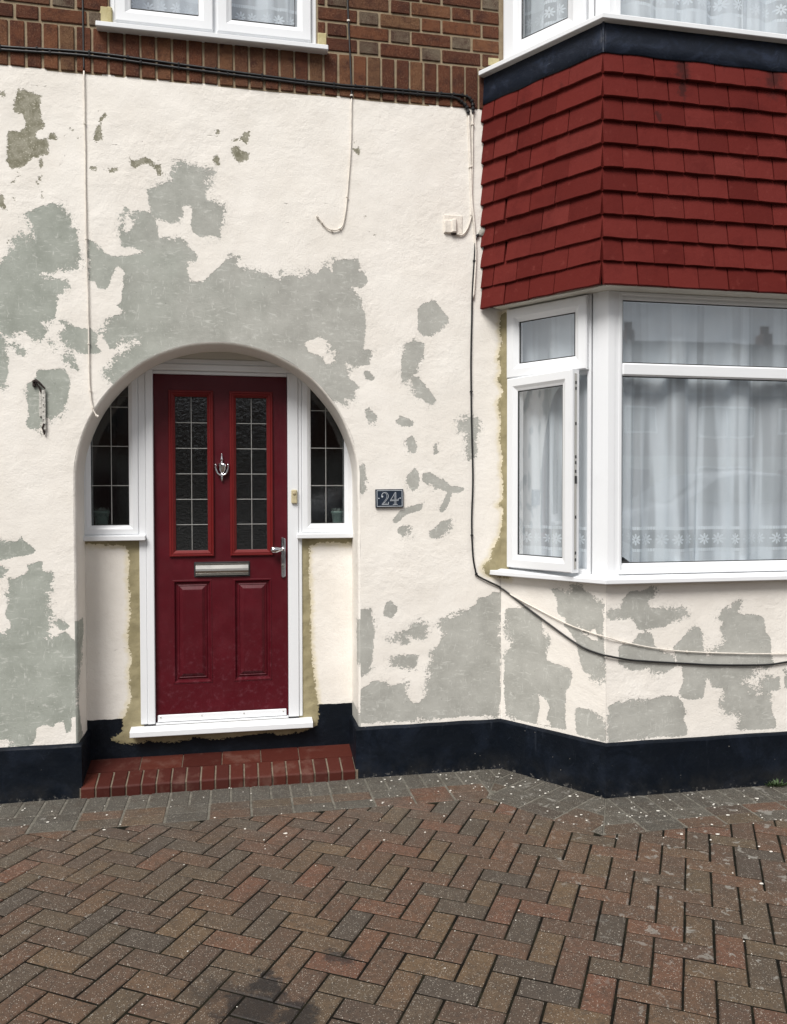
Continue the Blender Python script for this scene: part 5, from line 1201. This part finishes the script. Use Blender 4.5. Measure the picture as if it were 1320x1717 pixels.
field = MB(); bfield = MB(); made = 0
import sys; print('pavers in view', sum(1 for c in cand if c[0]), 'of', len(cand), file=sys.stderr)
for vis, dist, key, data in cand:
    single = vis and made < 300
    if key == 'full':
        o, vert = data; z = random.uniform(-.0008, .0014)
        if single:
            ob = link('paver', random.choice(pm), drive); made += 1
            if vert: p = o+e1*WU; a = ANG+math.pi/2
            else: p = o; a = ANG
            ob.matrix_world = Matrix.Translation((p.x, p.y, z)) @ Matrix.Rotation(a+R(random.uniform(-.5, .5)), 4, 'Z') @ Matrix.Rotation(R(random.uniform(-.4, .4)), 4, 'X') @ Matrix.Rotation(R(random.uniform(-.25, .25)), 4, 'Y')
        else:
            g = .0036; w_, h_ = (1, 2) if vert else (2, 1)
            s = slab([o+e1*g+e2*g, o+e1*(w_*WU-g)+e2*g, o+e1*(w_*WU-g)+e2*(h_*WU-g), o+e1*g+e2*(h_*WU-g)], z)
            field.add(*s)
    else:
        q, z = data; s = slab(q, z)
        if not s: continue
        mk = key
        if key == 'mix': mk = 'paver' if random.random() < .7 else 'paver_b'
        if key == 'mixg': mk = 'paver_b' if random.random() < .5 else 'paver'
        if single: MB().add(*s).build('paver', M[mk], drive, fix=False); made += 1
        else: (bfield if mk == 'paver_b' else field).add(*s)
o = bfield.build('border_paver_field', M['paver_bf'], drive, fix=False); o['kind'] = 'stuff'
o = field.build('paver_field', M['paver_f'], drive, fix=False); o['kind'] = 'stuff'

# flakes of scraped paint lying along the wall foot
mb = MB(); rr = random.Random(4)
for k in range(190):
    if rr.random() < .55: x = rr.uniform(.6, 2.6)
    else: x = rr.uniform(-1.3, 2.8)
    base = 0 if x < X0 else (Y1*(x-X0)/(X1-X0) if x < X1 else Y1)
    y = base-.035-abs(rr.gauss(0, .32)); s = rr.uniform(.0016, .0045)*(1.8 if rr.random() < .10 else 1); a = rr.uniform(0, 6.28)
    n = rr.randint(4, 6); P = [(x+math.cos(a+6.283*i/n)*s*rr.uniform(.6, 1.4)*1.3, y+math.sin(a+6.283*i/n)*s*rr.uniform(.6, 1.3)) for i in range(n)]; z = .0022
    mb.add([(p[0], p[1], z) for p in P]+[(p[0], p[1], z+.0016+rr.uniform(0, .001)) for p in P], [tuple(range(n, 2*n))]+[(i, (i+1) % n, n+(i+1) % n, n+i) for i in range(n)])
for k in range(40):
    x, y = rr.uniform(-.9, 1.9), rr.uniform(-2.0, -.6); s = rr.uniform(.0015, .004)
    mb.add([(x-s, y, .003), (x, y-s*.7, .003), (x+s, y+.2*s, .003), (x, y+s, .003), (x, y, .0055)], [(0, 1, 4), (1, 2, 4), (2, 3, 4), (3, 0, 4)])
tag(mb.build('paint_flakes', M['flake'], None, fix=False), 'white paint flakes scattered over the paving at the wall foot', 'flakes', None, 'stuff')
# weed tuft at the foot of the bay
mb = MB(); c = Vector((2.79, -.575, 0))
for k in range(70):
    a = rr.uniform(0, 6.28); q = rr.uniform(0, .035); p = c+Vector((math.cos(a)*q*1.6, math.sin(a)*q*.5, 0)); L_ = rr.uniform(.02, .055); d = Vector((math.cos(a)*.7, math.sin(a)*.6-.1, rr.uniform(.5, 1.1))).normalized(); sd = Vector((-math.sin(a), math.cos(a), 0))*rr.uniform(.002, .005)
    mb.add([p-sd*.4, p+sd*.4, p+d*L_*.6+sd, p+d*L_+Vector((0, 0, -.006)), p+d*L_*.6-sd], [(0, 1, 2, 3, 4)])
tag(mb.build('weed', M['weed'], None, fix=False), 'small green weed tuft at the foot of the navy bay plinth', 'weed')

# ---------------------------------------------------------------- the street behind the viewer (seen only in the glass)
asph = mat_plain('asphalt', (.05, .05, .052), .9, var=.2, scale=30, bst=.6); conc = mat_plain('paving_slab', (.22, .21, .20), .9, var=.15, scale=6)
grd = MB().box((-150, -260, -.6), (150, 150, -.12)).build('ground', mat_plain('earth', (.07, .075, .05), .95, var=.2, scale=2)); tag(grd, 'flat ground under the street and gardens', None, None, 'structure')
UPZ = .45
mb = MB(); mb.add([(-3.4, -5.0, -.07), (5.4, -5.0, -.07), (5.4, -7.0, UPZ-.05), (-3.4, -7.0, UPZ-.05), (-3.4, -5.0, -.3), (5.4, -5.0, -.3), (5.4, -7.0, -.3), (-3.4, -7.0, -.3)], [(0, 1, 2, 3), (4, 7, 6, 5), (0, 4, 5, 1), (1, 5, 6, 2), (2, 6, 7, 3), (3, 7, 4, 0)]); tag(mb.build('ramp', conc), 'concrete ramp from the driveway up to the street', None, None, 'structure')
tag(MB().box((-90, -9.2, -.119), (90, -7.0, UPZ-.05)).build('pavement', conc), 'paved footway along the street', None, None, 'structure')
tag(MB().box((-90, -16.2, -.119), (90, -9.2, UPZ-.11)).build('road', asph), 'asphalt road in front of the house', None, None, 'structure')
tag(MB().box((-90, -60, -.119), (90, -18.41, UPZ-.09)).build('front_gardens', mat_plain('lawn', (.05, .07, .03), .95, var=.2, scale=3)), 'grass strip in front of the houses across the street', None, None, 'structure')
tag(MB().box((-90, -18.4, -.119), (90, -16.2, UPZ-.05)).build('pavement', conc), 'far footway across the street', None, None, 'structure')
ob_brick = mat_plain('opposite_brick', (.16, .075, .05), .9, var=.2, scale=12); ob_white = mat_plain('opposite_render', (.50, .48, .44), .9, var=.08, scale=5); ob_roof = mat_plain('opposite_roof', (.055, .045, .042), .85, var=.2, scale=8); ob_glass = mat_plain('opposite_window', (.03, .035, .04), .1, var=.1, scale=3); ob_frame = M['upvc']
def terrace(k):
    x = -24+k*7.0; y = -27.; t = empty('terraced_house', (x, y, UPZ-.1))
    mb = MB(); mb.box((0, -8, 0), (6.99, 0, 2.7)); mb.build('wall', ob_white, t)
    mb = MB(); mb.box((.0, -8, 2.71), (6.99, 0, 5.3)); mb.build('upper_wall', ob_brick, t)
    mb = MB(); mb.add([(-.02, -8.4, 5.25), (7.01, -8.4, 5.25), (7.01, .4, 5.25), (-.02, .4, 5.25), (-.02, -4, 8.3), (7.01, -4, 8.3)], [(0, 1, 5, 4), (3, 4, 5, 2), (0, 4, 3), (1, 2, 5), (0, 3, 2, 1)]); mb.build('roof', ob_roof, t)
    mb = MB(); mb.box((6.45, -4.3, 7.6), (6.95, -3.7, 8.75), .03); [mb.lathe([(.12, 0), (.10, .35), (.12, .4)], (6.58+q*.24, -4, 8.75), n=10) for q in (0, 1)]; mb.build('chimney', ob_brick, t)
    for a, b, z0, z1 in ((.8, 3.4, .9, 2.3), (.8, 3.4, 3.5, 4.8), (4.5, 5.9, 3.6, 4.8)):
        w = MB().box((a, -.02, z0), (b, .08, z1), .02).build('window', ob_frame, t)
        m_ = 2 if b-a > 2 else 1; pw_ = (b-a-.1)/m_
        for q in range(m_): MB().box((a+.05+q*pw_+.03, .081, z0+.08), (a+.05+(q+1)*pw_-.03, .09, z1-.08)).build('pane', ob_glass, w)
    MB().box((4.6, -.02, 0), (5.6, .07, 2.15), .02).build('door', M['door'], t)
    w = ['first', 'second', 'third', 'fourth', 'fifth', 'sixth', 'seventh', 'eighth', 'ninth'][k]
    return tag(t, f'{w} house from the left in the terrace across the street, mirrored in the glass', 'house', 'terrace across the street')
for k in range(9): terrace(k)
paint = mat_plain('silver_car_paint', (.42, .44, .46), .22, .5, var=.03, bst=.01, coat=.6); tyre = mat_plain('tyre', (.015, .015, .015), .8); cglass = mat_plain('car_glass', (.012, .014, .016), .06, var=.05); lens = mat_plain('lamp_lens', (.7, .72, .74), .08, .2, var=.05); tail = mat_plain('tail_lens', (.25, .01, .01), .15)
def car(loc, rz, label):
    t = empty('parked_car', loc); t.rotation_euler = (0, 0, rz)
    prof = [(-2.05, .42), (-2.08, .62), (-1.98, .86), (-1.15, 1.00), (-1.02, 1.02), (-.35, 1.44), (.1, 1.50), (.95, 1.47), (1.65, 1.10), (1.98, 1.02), (2.05, .75), (2.02, .42)]
    mb = MB(); sec = []
    for x, z in prof:
        ws = .86 if .3 < z < 1.05 else .62
        ring_ = [(x, -.80, .25), (x, -.87, .45), (x, -.88, min(z, .75)), (x, -ws if z > 1.1 else -.80, z-.03), (x, -ws*.6, z), (x, ws*.6, z), (x, ws if z > 1.1 else .80, z-.03), (x, .88, min(z, .75)), (x, .87, .45), (x, .80, .25)]
        sec.append(ring_)
    vs = [p for s in sec for p in s]; n = 10; fs = []
    for i in range(len(sec)-1):
        for k in range(n): fs.append((i*n+k, i*n+(k+1) % n, (i+1)*n+(k+1) % n, (i+1)*n+k))
    fs += [tuple(range(n)), tuple(range((len(sec)-1)*n, len(sec)*n))]
    mb.add(vs, fs); b = mb.build('body', paint, t, smooth=True); md = b.modifiers.new('sub', 'SUBSURF'); md.levels = md.render_levels = 2
    for sgn in (-1, 1):
        for poly in ([(-.82, 1.02), (-.30, 1.36), (.12, 1.41), (.12, 1.02)], [(.18, 1.02), (.18, 1.41), (.85, 1.38), (1.35, 1.06)]):
            mb = MB(); lo = sgn*.86; hi = sgn*.68; f = lambda z: (lo+(hi-lo)*(z-1.0)/.42)
            mb.add([(x, f(z), z) for x, z in poly]+[(x, f(z)-sgn*.02, z) for x, z in poly], [(0, 1, 2, 3), (7, 6, 5, 4)]+[(k, (k+1) % 4, 4+(k+1) % 4, 4+k) for k in range(4)]); mb.build('window', cglass, t)
        for x in (-1.3, 1.28):
            w = MB().lathe([(.20, -.09), (.30, -.1), (.32, -.06), (.32, .06), (.30, .1), (.20, .09)], (x, sgn*.78, .31), (0, 1, 0), 28).build('wheel', tyre, t, smooth=True)
            MB().lathe([(.19, -.095), (.2, -.105), (.06, -.11), (.06, .11), (.2, .105), (.19, .095)], (x, sgn*.785, .31), (0, 1, 0), 20).build('rim', M['steel'], w)
        MB().lathe([(.05, -.06), (.12, -.03), (.13, .02), (.09, .05)], (-1.93, sgn*.62, .72), (-1, sgn*.3, .25), 18, (1, .7)).build('headlight', lens, t, smooth=True)
        MB().box((1.97, sgn*.55-.08, .72), (2.06, sgn*.55+.12, .95), .02).build('tail_light', tail, t)
    mb = MB(); mb.add([(-1.03, -.66, 1.04), (-1.03, .66, 1.04), (-.40, .56, 1.41), (-.40, -.56, 1.41), (-1.05, -.66, 1.03), (-1.05, .66, 1.03), (-.42, .56, 1.40), (-.42, -.56, 1.40)], [(0, 1, 2, 3), (7, 6, 5, 4), (0, 4, 5, 1), (1, 5, 6, 2), (2, 6, 7, 3), (3, 7, 4, 0)]); mb.build('windscreen', cglass, t)
    return tag(t, label, 'car')
car((7.0, -7.6, UPZ-.05), R(4), 'silver car parked to the right of the viewer, mirrored in the bay window')
car((2.25, -8.2, UPZ-.05), R(3), 'silver car straight behind the viewer, mirrored in the glass of the front door')
